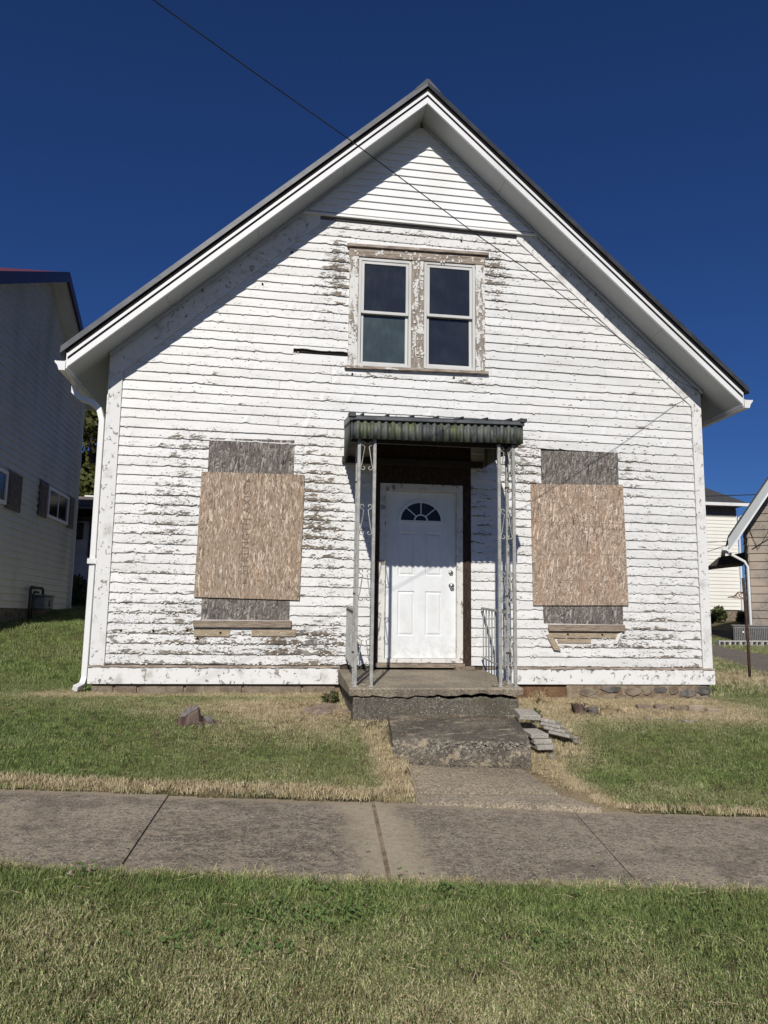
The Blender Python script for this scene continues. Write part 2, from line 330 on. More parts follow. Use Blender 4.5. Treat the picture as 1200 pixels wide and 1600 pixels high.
def box(name, mat, parent, x0, x1, y0, y1, z0, z1, bevel=0): return MB().box(x0, x1, y0, y1, z0, z1).build(name, mat, parent, bevel=bevel)
def thing(name, label, cat, loc=(0, 0, 0), rz=0, group=None):
    o = bpy.data.objects.new(name, None); COL.objects.link(o); o.location = loc; o.rotation_euler = (0, 0, rz)
    return tag(o, label, cat, group)
def tag(o, label=None, cat=None, group=None, kind=None):
    if label: o['label'] = label
    if cat: o['category'] = cat
    if group: o['group'] = group
    if kind: o['kind'] = kind
    return o
def fake_noise(x, y, seed=0, f=1.):
    r = np.random.default_rng(seed); o = np.zeros_like(np.asarray(x, float)+np.asarray(y, float))
    for k in range(14):
        a = r.uniform(0, 2*math.pi); fr = f*r.uniform(.6, 3.2); o = o+np.sin((np.cos(a)*x+np.sin(a)*y)*fr+r.uniform(0, 6.28))
    return o/5.3
def sst(x, a, b):
    t = np.clip((x-a)/(b-a), 0, 1); return t*t*(3-2*t)

# ================================================================== GROUND
def sw_z(x): return -.525-.032*(np.asarray(x, float)-3)
FAR = [(-60, 8.4), (.2, -3.29), (1.3, -3.38), (2.9, -3.47), (4.25, -3.70), (5.66, -3.79), (60, -11.)]
NEAR = [(-60, 5.6), (.76, -4.91), (1.33, -4.93), (2.66, -5.06), (3.95, -5.16), (4.67, -5.22), (60, -13.)]
FAR = [(-60, 2.4), (.2, -3.28), (1.3, -3.38), (2.9, -3.50), (4.25, -3.66), (5.66, -3.80), (60, -8.6)]
NEAR = [(-60, .45), (.2, -4.97), (1.33, -5.05), (2.66, -5.18), (3.95, -5.29), (4.67, -5.36), (60, -10.2)]
def far_y(x): return np.interp(x, [p[0] for p in FAR], [p[1] for p in FAR])
def near_y(x): return np.interp(x, [p[0] for p in NEAR], [p[1] for p in NEAR])
def gz(x, y, raw=False):
    x = np.asarray(x, float); y = np.asarray(y, float)
    s = sw_z(np.clip(x, -12, 16)); zw = -.095-.014*np.clip(x, -8, 9)
    fy = far_y(x)
    d = np.clip((y-fy)/np.maximum(-fy, .5), 0, 1)         # 0 at walk, 1 at wall line
    prof = np.interp(d, [0, .1, .3, .56, .78, 1], [0, .08, .24, .74, .93, 1])
    z = s+.02+(zw-s-.02)*prof
    yy = np.maximum(y, 0)
    L = 1-sst(x, -2.2, 1.2)
    up_l = np.interp(yy, [0, 2, 4.6, 8, 14, 40, 140], [0, .24, .62, .86, 1.2, 3., 9.])
    up_r = np.interp(yy, [0, 4, 10, 16, 22, 28, 40, 140], [0, .06, .14, .24, .55, 1.05, 1.3, 3.5])
    z = z+np.where(y > 0, up_l*L+up_r*(1-L), 0)
    near = y < near_y(x)+.0
    z = np.where(near, s+.015-.012*(near_y(x)-y), z)
    if not raw:
        inw = (y < fy) & (y > near_y(x)); z = np.where(inw, s-.05, z)
        pq = (y < -2.46) & (y > -3.9) & (x > 3.0) & (x < 4.62-.35*np.clip((y+3.7)/1.2, 0, 1)) & ~inw; z = np.where(pq, np.minimum(z, np.interp(y, [-3.62, -3.34, -2.5], [-.55, -.528, -.492])), z)
    z = z+np.where(np.abs(y) < 30, .012*fake_noise(x, y, 3, 1.3), 0)*np.where((y > fy) | near, 1, 0)
    return z
def ground():
    xs = np.concatenate([np.linspace(-70, -10, 22)[:-1], np.linspace(-10, -2, 33)[:-1], np.linspace(-2, 8, 101)[:-1], np.linspace(8, 22, 57)[:-1], np.linspace(22, 120, 30)])
    ys = np.concatenate([np.linspace(-40, -9, 12)[:-1], np.linspace(-9, 0, 181)[:-1], np.linspace(0, 12, 61)[:-1], np.linspace(12, 40, 57)[:-1], np.linspace(40, 260, 23)])
    X, Y = np.meshgrid(xs, ys); Z = gz(X, Y); nx, ny = len(xs), len(ys)
    v = np.stack([X, Y, Z], -1).reshape(-1, 3)
    i = np.arange(nx*ny).reshape(ny, nx); f = np.stack([i[:-1, :-1], i[:-1, 1:], i[1:, 1:], i[1:, :-1]], -1).reshape(-1, 4)
    me = bpy.data.meshes.new('ground'); me.from_pydata(v.tolist(), [], f.tolist())
    me.polygons.foreach_set('use_smooth', [True]*len(me.polygons))
    t = NT('thatch_and_soil'); P = t.geo
    n = t.noise(1.3, 5, .6, P); f1 = t.noise(40, 5, .7, P)
    c = t.mix(t.ramp(n, .38, .62), (.055, .065, .025, 1), (.16, .125, .07, 1)); c = t.mix(t.ramp(f1, .4, .65), c, (.045, .037, .022, 1)); 
    c = t.mix(t.ramp(t.noise(70, 3, .7, t.mapping((1, .5, 1), src=P)), .55, .66), c, (.33, .26, .15, 1))
    sp = t.sep(P)
    s = t.math('MULTIPLY', t.ramp(sp[1], -1.6, -.9), t.ramp(sp[1], .5, .1)); s = t.math('MULTIPLY', s, t.ramp(sp[0], 8.2, 7.4))
    c = t.mix(t.math('MULTIPLY', s, .6), c, (.19, .115, .06, 1))
    q = t.math('MULTIPLY', t.ramp(sp[1], -3.9, -3.5), t.ramp(sp[1], -2.0, -2.4)); q = t.math('MULTIPLY', q, t.math('MULTIPLY', t.ramp(sp[0], 2.8, 3.05), t.ramp(sp[0], 4.8, 4.45)))
    c = t.mix(t.math('MULTIPLY', q, t.ramp(f1, .3, .6, .35, .95)), c, (.33, .26, .16, 1))
    t.bump(f1, .6, .02); me.materials.append(t.fin(c, .95, 0, .1))
    o = bpy.data.objects.new('lawn_ground', me); COL.objects.link(o); tag(o, kind='structure'); return o
ground()
# sidewalk: base + slabs
def slab_mesh(poly_far, poly_near, zoff=0., n=10, gap=.006, thick=.09, zf=None):
    (xa, ya), (xb, yb) = poly_far; (xc, yc), (xd, yd) = poly_near       # far left/right, near left/right
    zf = zf or (lambda x, y: float(sw_z(x)))
    mb = MB(); g = []
    for j in range(n+1):
        row = []
        for i in range(n+1):
            u = i/n; w = j/n
            x = (xc*(1-u)+xd*u)*(1-w)+(xa*(1-u)+xb*u)*w; y = (yc*(1-u)+yd*u)*(1-w)+(ya*(1-u)+yb*u)*w
            wob = .008*math.sin(x*9+3)*math.sin(y*7) if (j in (0, n)) else 0
            y += wob+ (random.uniform(-.012, .012) if j in (0, n) else 0)
            e = min(u, 1-u, w, 1-w); z = zf(x, y)+zoff-(.006 if e == 0 else 0)
            row.append(len(mb.v)); mb.v.append((x, y, z))
        g.append(row)
    for j in range(n):
        for i in range(n): mb.f.append((g[j][i], g[j][i+1], g[j+1][i+1], g[j+1][i]))
    ring = [g[0][i] for i in range(n+1)]+[g[j][n] for j in range(1, n+1)]+[g[n][i] for i in range(n-1, -1, -1)]+[g[j][0] for j in range(n-1, 0, -1)]
    low = []
    for k in ring: low.append(len(mb.v)); x, y, z = mb.v[k]; mb.v.append((x, y, z-thick))
    for k in range(len(ring)): k2 = (k+1) % len(ring); mb.f.append((ring[k], low[k], low[k2], ring[k2]))
    return mb
SW = thing('sidewalk', None, None); tag(SW, kind='structure')
def line_pts(tab, x): return float(np.interp(x, [p[0] for p in tab], [p[1] for p in tab]))
jf = [-9.5, -7.6, -5.7, -3.9, -2.1, -.35, 1.353, 2.80, 4.236, 5.9, 7.6, 9.3, 11, 12.8, 14.6, 16.5]
jn = [-9.0, -7.2, -5.4, -3.7, -2.0, -.30, 1.333, 2.676, 3.953, 5.6, 7.3, 9.0, 10.7, 12.5, 14.3, 16.2]
for k in range(len(jf)-1):
    g = .0022 if k not in (6, 7) else .006
    a, b, c, d = jf[k]+g, jf[k+1]-g, jn[k]+g, jn[k+1]-g
    slab_mesh(((a, line_pts(FAR, a)+.03), (b, line_pts(FAR, b)+.03)), ((c, line_pts(NEAR, c)-.03), (d, line_pts(NEAR, d)-.03)), zoff=(.0, .004, -.003, .002)[k % 4]).build('slab', 'walk', SW)
MB().hexa([(-9.5, 0-4.2, -.30), (16.5, -7.2, -1.1), (16.5, -5.2, -1.1), (-9.5, -2.2, -.30), (-9.5, -4.2, -.18), (16.5, -7.2, -1.0), (16.5, -5.2, -1.0), (-9.5, -2.2, -.18)])
# straw-coloured mortar in the centre joint
m = MB()
for i in range(24):
    u0 = i/24; u1 = (i+1)/24; f = lambda u: (2.676+(2.80-2.676)*u, -5.17+(1.72)*u)
    (x0, y0), (x1, y1) = f(u0), f(u1); w0 = .013
    m.quad((x0-w0, y0, float(sw_z(x0))-.004), (x0+w0, y0, float(sw_z(x0))-.004), (x1+w0, y1, float(sw_z(x1))-.004), (x1-w0, y1, float(sw_z(x1))-.004))
m.build('joint_filler', 'mortar', SW)
for k in range(1, len(jf)-1):
    if k == 7: continue
    m = MB(); A_ = (jf[k], line_pts(FAR, jf[k])); B_ = (jn[k], line_pts(NEAR, jn[k]))
    for i in range(12):
        q0, q1 = i/12, (i+1)/12; P0 = [A_[j]+(B_[j]-A_[j])*q0 for j in (0, 1)]; P1 = [A_[j]+(B_[j]-A_[j])*q1 for j in (0, 1)]
        z0, z1 = float(sw_z(P0[0]))-.013, float(sw_z(P1[0]))-.013
        m.quad((P0[0]-.02, P0[1], z0), (P0[0]+.02, P0[1], z0), (P1[0]+.02, P1[1], z1), (P1[0]-.02, P1[1], z1))
    m.build('joint_filler', 'stone_tan', SW)
# front path
FP = thing('front_path', None, None); tag(FP, kind='structure')
pz = lambda x, y: float(np.interp(y, [-3.62, -3.34, -2.5], [-.515, -.495, -.462]))
slab_mesh(((3.22, -2.52), (4.16, -2.70)), ((3.13, -3.34), (4.20, -3.42)), zoff=.01, zf=pz).build('slab', 'path', FP)
slab_mesh(((3.13, -3.365), (4.205, -3.44)), ((3.10, -3.56), (4.42, -3.72)), zoff=.0, zf=lambda x, y: pz(x, y)+.004-.012*max(0, (-3.4-y)/.3)-.03*max(0, x-4.2), n=6).build('slab', 'path', FP)
# driveway on the right
def strip(name, pts, mat, zo=.03):
    mb = MB()
    N = 24
    for k in range(len(pts)-1):
        (a0, a1), (b0, b1) = pts[k], pts[k+1]
        for q in range(N):
            u, w = q/N, (q+1)/N
            P = []
            for (s0, e0, t) in ((a0, b0, u), (a1, b1, u), (a1, b1, w), (a0, b0, w)):
                x = s0[0]+(e0[0]-s0[0])*t; y = s0[1]+(e0[1]-s0[1])*t; P.append((x, y, float(gz(x, y))+zo))
            mb.quad(*P)
    return mb.build(name, mat)
# near edge passes (12.25,7.8),(10.95,3.8); far edge (15.9,13.8),(15.1,9.8)
tag(strip('gravel_driveway', [((7.6, -3.6), (13.6, -3.9)), ((10.9, 3.8), (14.6, 7.2)), ((12.6, 8.2), (15.4, 11.2)), ((13.5, 12), (16.6, 15)), ((10, 19), (15., 20.5))], 'gravel'), kind='structure')

# ================================================================== MAIN HOUSE
H = thing('wooden_house', 'white peeling clapboard house with steep front gable and boarded windows, in the centre', 'house')
XR = 7.55; RX = 3.75; SL = .905
def soff(x): return 7.29-SL*abs(x-RX)
def tilt(x, z): return z-.0098*(x-3.775)*min(max(z/3.75, 0), 1.4)
def wearf(x, z):
    w = .21+.14*max(0, math.sin(x*1.9+z*1.1+1))*max(0, math.sin(z*2.3-x*.8))
    def g(cx, cz, rx, rz, a): return a*math.exp(-((x-cx)/rx)**2-((z-cz)/rz)**2)
    w += g(2.45, 2.45, .28, .7, .50)+g(2.45, 1.8, .22, .3, .38)+g(.85, 2.0, .35, .7, .45)+g(1.0, 2.75, .3, .2, .45)+g(1.0, .75, .3, .3, .5)
    w += g(1.8, .5, 1.1, .16, .38)+g(2.3, .42, .35, .14, .5)+g(5.05, 2.75, .28, .3, .6)+g(5.9, .5, .75, .14, .45)+g(6.55, 2.7, .22, .35, .4)
    w += g(2.72, 5.15, .16, .45, .85)+g(4.75, 5.25, .2, .35, .8)+g(3.2, 3.82, .55, .07, .55)+g(4.4, 3.82, .3, .08, .6)+g(2.55, 4.75, .2, .5, .3)
    w += g(3.7, 5.72, 1.4, .10, .30)+g(6.9, 1.3, .6, 1.2, .22)+g(.4, 1.0, .4, 1.2, .22)+g(2.7, 1.4, .25, .9, .32)+g(5.0, 1.6, .2, .8, .25)+g(1.5, .3, 1.6, .2, .35)
    w += g(2.6, .4, .35, .3, .3)+g(4.52, 2., .2, .8, .35)+g(6.9, .55, .6, .3, .2)
    if z > 3.1: w -= .03
    return max(0, min(1, w))
# wall body: front sheathing with openings left out (windows, door recess)
sb = MB()
Y0 = .004; Y1 = .10
def wallpoly(x0, x1, z0, z1):
    zz = lambda x: min(z1, soff(x)-.01)
    n = 1 if z1 < 3.6 else max(1, int((x1-x0)/.4))
    for k in range(n):
        a = x0+(x1-x0)*k/n; b = x0+(x1-x0)*(k+1)/n; xs_ = [a, b]
        if a < RX < b: xs_ = [a, RX, b]
        for q in range(len(xs_)-1):
            a2, b2 = xs_[q], xs_[q+1]
            if max(zz(a2), zz(b2)) <= z0: continue
            sb.hexa([(a2, Y0, z0), (b2, Y0, z0), (b2, Y1, z0), (a2, Y1, z0), (a2, Y0, max(z0, zz(a2))), (b2, Y0, max(z0, zz(b2))), (b2, Y1, max(z0, zz(b2))), (a2, Y1, max(z0, zz(a2)))])
wallpoly(.0, XR, 0, .18); wallpoly(0, 3.2, .18, 2.9); wallpoly(4.42, XR, .18, 2.9); wallpoly(0, XR, 2.9, 3.95)
wallpoly(0, 2.95, 3.95, 5.35); wallpoly(4.5, XR, 3.95, 5.35); wallpoly(3.63, 3.82, 3.95, 5.35); wallpoly(0, XR, 5.35, 7.3)
sb.build('front_wall', 'sheath', H)
box('side_wall', 'vinyl_white', H, 0.0, .1, .1, 10.2, 0, 3.86); box('side_wall', 'vinyl_white', H, XR-.1, XR, .1, 10.2, 0, 3.86)
MB().prism([(0, 0), (XR, 0), (XR, soff(XR)-.03), (RX, 7.24), (0, soff(0)-.03)], 'y', 10.1, 10.2).build('rear_wall', 'vinyl_white', H)
box('dark_room_panel', 'near_black', H, 2.6, 4.9, 1.2, 1.25, 0.3, 5.6)  # black panel added behind the openings to read as unlit rooms
box('upper_floor', 'sheath', H, .1, 7.4, .1, 10.1, 2.95, 3.05)

def attr_mesh(name, verts, faces, attrs, mat, parent):
    me = bpy.data.meshes.new(name); me.from_pydata(verts, [], faces)
    for k, val in attrs.items():
        a = me.attributes.new(k, 'FLOAT', 'POINT'); a.data.foreach_set('value', val)
    me.materials.append(M[mat]); o = bpy.data.objects.new(name, me); COL.objects.link(o); o.parent = parent; return o
flv = []; flf = []
def clapboard(x0, x1, z0, h, name='clapboard', mat='siding', lift=0., thick=.020, wearsc=1., lz=None, ragged=0.):
    n = max(2, int((x1-x0)/.055)) if mat == 'siding' else max(1, int((x1-x0)/.6))
    V = []; F = []; wr = []; ed = []; tn = []
    tone = random.random(); bow = random.uniform(-.004, .004); sk = random.uniform(-.0035, .0035); ph = random.uniform(0, 6)
    yoff = random.uniform(-.003, .003) if mat == 'siding' else 0
    for i in range(n+1):
        u = i/n; x = x0+(x1-x0)*u; w = wearf(x, z0) if mat == 'siding' else 0
        j = 0.
        if mat == 'siding':
            j = .0016*math.sin(x*3.1+ph)+random.uniform(-1, 1)*(.001+.0042*w)+bow*4*u*(1-u)+sk*(u-.5)
            if ragged: j += ragged*(.5+.5*math.sin(u*9))*random.uniform(.5, 1)
            if random.random() < .30*w: j += random.uniform(.004, .014)
        zb = tilt(x, z0)+j+lift; zt = tilt(x, z0+h+.018)
        zt = min(zt, soff(x)-.02); zb = min(zb, zt-.002)
        yb = -thick+yoff-(.006*math.sin(u*3.14)**8 if random.random() < .0 else 0)-(random.uniform(0, .006) if random.random() < .3*w else 0)
        V += [(x, yb, zb), (x, -.004+yoff*.3, zt), (x, -.002, zb+.002), (x, yb-.0, zb+.004)]
        wr += [w]*4; ed += [0, 1, 0, .04]; tn += [tone]*4
    for i in range(n):
        a = i*4; b = a+4
        F += [(a+3, b+3, b+1, a+1), (a, b, b+3, a+3), (a+2, b+2, b, a)]
    F += [(0, 3, 1, 2), ((n*4)+2, n*4+1, n*4+3, n*4)]
    o = attr_mesh(name, V, F, dict(wear=wr, edge=ed, tone=tn), mat, H)
    if mat == 'siding':        # curled flakes along the butt edge
        L = x1-x0; k = int(L*26)
        for _ in range(k):
            x = random.uniform(x0, x1); w = wearf(x, z0)
            if random.random() > w*1.5+.02: continue
            z = tilt(x, z0)+(random.random()**2)*h*.95; s = random.uniform(.004, .018); sz = random.uniform(.004, .012); yy = -thick-.001+(z-z0)/h*.013
            c = random.uniform(.003, .010); i0 = len(flv)
            flv.extend([(x-s, yy-.0005, z+random.uniform(-.2, .5)*sz), (x+s*random.uniform(.4, 1), yy-.0005, z+sz), (x+s, yy-c, z-sz*random.uniform(.2, 1)), (x-s*random.uniform(.1, .8), yy-c*.8, z-sz)])
            flf.append((i0, i0+1, i0+2, i0+3))
    return o
EX = .1145
holes = [(2.84, 4.61, 3.86, 5.52), (1.19, 2.21, .74, 2.91), (5.34, 6.38, .74, 2.93), (3.18, 4.42, .2, 2.93)]
row = 0; z = .222; joints = []
while z < 5.86:
    zc = z+EX*.5
    half = (7.29-.36-z)/SL-.02                      # limit of the rake board
    xl = max(.145, RX-half-.10); xr = min(XR-.125, RX+half+.10)
    seg = [(xl, xr)]
    for (a, b, c, d) in holes:
        if c < zc < d:
            out = []
            for (s, e) in seg:
                if a > s: out.append((s, min(e, a)))
                if b < e: out.append((max(s, b), e))
            seg = [q for q in out if q[1]-q[0] > .05]
    for (s, e) in seg:
        x = s
        while x < e-.01:
            L = random.uniform(1.3, 4.2); x2 = min(e, x+L)
            if e-x2 < .5: x2 = e
            hh = EX
            if abs(z-3.97) < EX*.55 and x2 > 2.2 and x < 2.84:     # the broken board left of the upper window
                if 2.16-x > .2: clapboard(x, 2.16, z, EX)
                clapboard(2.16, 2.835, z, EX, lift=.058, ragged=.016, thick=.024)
                x2 = max(x2, 2.835) if x2 <= 2.84 else x2
                x2 = 2.835
            else:
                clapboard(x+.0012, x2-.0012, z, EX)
            x = x2
    row += 1; z += EX
box('broken_board_black_sheet', 'near_black', H, 2.17, 2.83, -.0035, .0, 3.95, 4.06)  # thin black sheet over the sheathing that paints the hole dark
for (x, z) in ((.30, .60), (.66, .60), (1.04, .61), (1.16, .52), (2.9, 3.80), (4.2, 3.83), (.95, 4.55), (2.1, 5.35), (6.1, .69-.08), (5.65, .61), (1.42, .585), (4.3, 5.2+.5), (6.55, 4.47), (1.75, 4.9)):
    m = MB(); m.tube([(x, -.019, z), (x, -.0275, z)], .013, 9); m.build('plug_hole', 'near_black', H)
me = bpy.data.meshes.new('paint_flake'); me.from_pydata(flv, [], flf); me.materials.append(M['flake'])
fo = bpy.data.objects.new('paint_flakes', me); COL.objects.link(fo); fo.parent = H; tag(fo, 'curled flakes of white paint lifting along the clapboard edges', kind='stuff')
# gable vinyl siding, above 5.86, sticks out 3 cm
def gab(x): return soff(x)-.015
z = 5.90; k = 0
while z < 7.2:
    h = .102; half = (7.29-z)/SL-.02
    if half < .1: break
    x0, x1 = RX-half, RX+half; half2 = max(.0, (7.29-z-h)/SL-.02)
    x2, x3 = RX-half2, RX+half2
    t_ = lambda x, zz: zz-.0135*(x-RX)
    MB().hexa([(x0, -.062, t_(x0, z)), (x1, -.062, t_(x1, z)), (x1, -.03, t_(x1, z)), (x0, -.03, t_(x0, z)),
               (x2, -.044, t_(x2, z+h+.005)), (x3, -.044, t_(x3, z+h+.005)), (x3, -.03, t_(x3, z+h+.005)), (x2, -.03, t_(x2, z+h+.005))]).build('siding_course', 'vinyl_white', H)
    z += h; k += 1
hx = (7.29-5.86)/SL
MB().hexa([(RX-hx, -.07, 5.875), (RX+hx, -.07, 5.83), (RX+hx, -.03, 5.83), (RX-hx, -.03, 5.875), (RX-hx+.04, -.066, 5.905), (RX+hx-.04, -.066, 5.86), (RX+hx-.04, -.03, 5.86), (RX-hx+.04, -.03, 5.905)]).build('bottom_trim', 'vinyl_white', H)
MB().hexa([(RX-hx-.02, -.03, 5.84), (RX+hx+.02, -.03, 5.80), (RX+hx+.02, .0, 5.80), (RX-hx-.02, .0, 5.84), (RX-hx, -.03, 5.90), (RX+hx, -.03, 5.86), (RX+hx, .0, 5.86), (RX-hx, .0, 5.90)]).build('shade_packing_strip', 'shutter', H)  # strip given a dark colour for the shadow under the gable trim
# corner boards, rake frieze boards, skirt
def board(name, mat, pts, y0, y1, parent=H, bevel=.002):
    return MB().prism(pts, 'y', y0, y1).build(name, mat, parent, bevel=bevel)
board('corner_board', 'corner', [(-.012, .20), (.142, .20), (.142, 3.72), (-.012, soff(0)-.03)], -.03, 0)
board('corner_board', 'corner', [(7.43, .20), (7.562, .20), (7.562, 3.82), (7.43, 3.72)], -.03, 0)
box('corner_board', 'corner', H, -.028, -.0, .0, .14, .2, 3.85)
for s in (-1, 1):
    xe = -.012 if s < 0 else 7.562; xt = RX+s*1.30
    board('rake_board', 'rake', [(xe, soff(xe)-.02), (xt, soff(xt)-.02), (xt, soff(xt)-.345), (xe, soff(xe)-.345)][::s], -.031 if s > 0 else -.0315, 0)
    board('crown_molding', 'soffit', [(xe, soff(xe)+.0), (RX+s*.02, 7.285), (RX+s*.02, 7.23), (xe, soff(xe)-.055)][::s], -.085, -.062)
b = board('skirt_board', 'skirt', [(-.03, 0), (2.82, .0), (2.82, .185), (-.03, .185)], -.038, 0)
b = board('skirt_board', 'skirt', [(4.56, .002), (7.58, .002), (7.58, .185), (4.56, .185)], -.038, 0)
m = MB(); 
for (a, b_) in ((-.035, 2.82), (4.56, 7.585)):
    n = 60
    for i in range(n):
        x0 = a+(b_-a)*i/n; x1 = a+(b_-a)*(i+1)/n; d0 = .05+random.uniform(-.008, .006); q = random.uniform(-.004, .004)
        m.hexa([(x0, -d0, .186+q), (x1, -d0, .186+q), (x1, 0, .186), (x0, 0, .186), (x0, -d0+.004, .203+q), (x1, -d0+.004, .203+q), (x1, 0, .215), (x0, 0, .215)])
m.build('drip_cap', 'casing_bare_h', H)
# roof
RL = -.455; RRx = 7.955; D0 = -.47
def roofz(x, o=0): return soff(x)+o
def slope_slab(name, mat, xa, xb, ya, yb, o0, o1, parent=H):
    return MB().hexa([(xa, ya, roofz(xa, o0)), (xb, ya, roofz(xb, o0)), (xb, yb, roofz(xb, o0)), (xa, yb, roofz(xa, o0)),
                      (xa, ya, roofz(xa, o1)), (xb, ya, roofz(xb, o1)), (xb, yb, roofz(xb, o1)), (xa, yb, roofz(xa, o1))]).build(name, mat, parent)
for (a, b_) in ((RL+.08, RX), (RX, RRx-.08)):
    # soffit in panels along the rake
    n = 4
    for k in range(n):
        xa = a+(b_-a)*k/n+.0015; xb = a+(b_-a)*(k+1)/n-.0015
        slope_slab('soffit_panel', 'soffit', xa, xb, D0+.03, 0.2, 0, .012)
    slope_slab('eave_soffit', 'soffit', a if a < 1 else XR+.0, (0 if a < 1 else b_), .2, 10.3, -.002, .012)
    slope_slab('roof_deck', 'sheath', a, b_, D0+.04, 10.4, .016, .17)
    slope_slab('fascia_board', 'fascia', a, b_, D0, D0+.03, -.012, .072)
    slope_slab('painted_gap_strip', 'near_black', a, b_, D0-.002, D0+.035, .072, .098)  # slightly proud black strip: shade of the fascia groove put into colour
    slope_slab('fascia_drip_strip', 'fascia', a, b_, D0-.014, D0+.03, .098, .140)
    slope_slab('painted_shadow_strip', 'near_black', a, b_, D0-.004, D0+.04, .140, .195)  # black strip painting the shadow below the metal roof trim
for (a, b_, s) in ((RL, RX, -1), (RX, RRx, 1)):
    sh = slope_slab('metal_roof', 'roofmetal', a, b_, D0+.01, 10.5, .215, .235)
    # slanting rake trim
    za = lambda x, o: roofz(x, o)
    p = [(a, D0-.03, za(a, .205)), (b_, D0-.03, za(b_, .205)), (b_, D0+.04, za(b_, .205)), (a, D0+.04, za(a, .205)),
         (a, D0-.012, za(a, .295)), (b_, D0-.012, za(b_, .295)), (b_, D0+.05, za(b_, .32)), (a, D0+.05, za(a, .32))]
    MB().hexa(p).build('rake_trim', 'roofmetal', H)
MB().prism([(RX-.16, 7.42), (RX, 7.555), (RX+.16, 7.42), (RX+.165, 7.44), (RX+.015, 7.598), (RX-.015, 7.598), (RX-.165, 7.44)], 'y', D0-.02, 10.5).build('ridge_cap', 'roofmetal', H)
for k in range(17):       # standing ribs, seen end-on
    for s in (-1, 1):
        x = RX+s*(.25+.23*k)
        if RL+.05 < x < RRx-.05: pass
# eave fascia and gutters
for (x, s) in ((RL+.08, -1), (RRx-.08, 1)):
    zz = soff(x)
    box('eave_fascia', 'fascia', H, min(x, x+s*.015), max(x, x+s*.015), D0+.005, 10.4, zz-.03, zz+.15)
    prof = [(x+s*.018, zz+.06), (x+s*.018, zz-.055), (x+s*.085, zz-.055), (x+s*.105, zz-.0), (x+s*.135, zz+.035), (x+s*.135, zz+.055), (x+s*.125, zz+.055), (x+s*.125, zz+.04), (x+s*.095, zz+.005), (x+s*.08, zz-.047), (x+s*.026, zz-.047), (x+s*.026, zz+.06)]
    MB().prism(prof, 'y', D0-.0, 10.4).build('gutter', 'gutter', H)
    MB().prism([(x+s*.018, zz+.05), (x+s*.018, zz-.055), (x+s*.085, zz-.055), (x+s*.105, zz-.0), (x+s*.135, zz+.035), (x+s*.135, zz+.05)], 'y', D0-.004, D0+.003).build('gutter_end_cap', 'gutter', H)
# downspout left
zz = soff(RL+.08)
m = MB(); m.tube([(-.45, .17, zz-.05), (-.45, .17, zz-.12), (-.36, .15, zz-.20), (-.20, .12, zz-.26), (-.13, .10, zz-.33), (-.085, .09, zz-.48), (-.082, .09, 1.5), (-.088, .085, .06), (-.10, .02, -.02), (-.14, -.10, -.045)], .046, square=True)
m.build('downspout', 'gutter', H, bevel=.004)
box('pipe_bracket', 'gutter', H, -.135, -.02, .03, .05, 1.36, 1.42)
# foundation: sandy mortar behind, separate stones in front
box('foundation_backing', 'mortar', H, .02, XR-.02, .02, .2, -.5, .0)
box('mortar_face', 'mortar', H, 5.62, 7.38, -.022, .02, -.5, -.005, .004)
def stone(x0, x1, y0, y1, z0, z1, mat, parent=H, name='foundation_stone', r=.02):
    p = []
    for (x, y, z) in ((x0, y0, z0), (x1, y0, z0), (x1, y1, z0), (x0, y1, z0), (x0, y0, z1), (x1, y0, z1), (x1, y1, z1), (x0, y1, z1)):
        p.append((x+random.uniform(-r, r), y+random.uniform(-r, r)*.6, z+random.uniform(-r, r)))
    return MB().hexa(p).build(name, mat, parent, bevel=min(.015, r))
x = .0
while x < 2.75:
    w = random.uniform(.4, .75) if x > .3 else .26
    stone(x+.012, min(2.78, x+w)-.012, -.0, .12, -.3, -.008, 'stone_tan', r=.005); x += w
x = 4.6
box('foundation_dirt_face', 'soil', H, 4.58, 5.9, .005, .1, -.4, -.004)
def rock(cx_, cz_, w, h, y, mat):
    n_ = random.choice((6, 7, 8)); a0 = random.uniform(0, 6.28)
    P = []
    for k in range(n_):
        a = a0+2*math.pi*k/n_; q = random.uniform(.8, 1.1); P.append((cx_+w*q*math.cos(a), min(cz_+h*q*math.sin(a), -.006)))
    mb = MB(); i0 = 0
    mb.v = [(p[0], .06, p[1]) for p in P]+[(p[0], y+.02, p[1]) for p in P]+[(cx_+(p[0]-cx_)*.7+random.uniform(-.01, .01), y-random.uniform(0, .012), cz_+(p[1]-cz_)*.7) for p in P]
    for b0 in (0, n_):
        for k in range(n_): k2 = (k+1) % n_; mb.f.append((b0+k, b0+k2, b0+n_+k2, b0+n_+k))
    mb.f.append(tuple(2*n_+k for k in range(n_))); mb.build('foundation_stone', mat, H)
x = 5.72
while x < 7.42:
    w = random.uniform(.07, .19); rock(min(x+w, 7.42), -.055-random.uniform(0, .05), w*1.0, random.uniform(.045, .095), -.026+random.uniform(-.01, .004), random.choice(['stone_dark', 'stone_dark', 'stone_tan']))
    if random.random() < .8: rock(min(x+w*1.4, 7.40), -.19, w*1.1, random.uniform(.05, .07), -.04, random.choice(['stone_dark', 'stone_tan']))
    x += 1.75*w
stone(7.36, 7.52, -.02, .12, -.36, -.012, 'stone_dark', r=.012)

# ---- boarded windows (parts of the house)
def quadboard(name, mat, c, y, th, parent=H):       # c: TL TR BR BL (x,z)
    return MB().prism([c[3], c[2], c[1], c[0]], 'y', y-th, y).build(name, mat, parent, bevel=.0015)

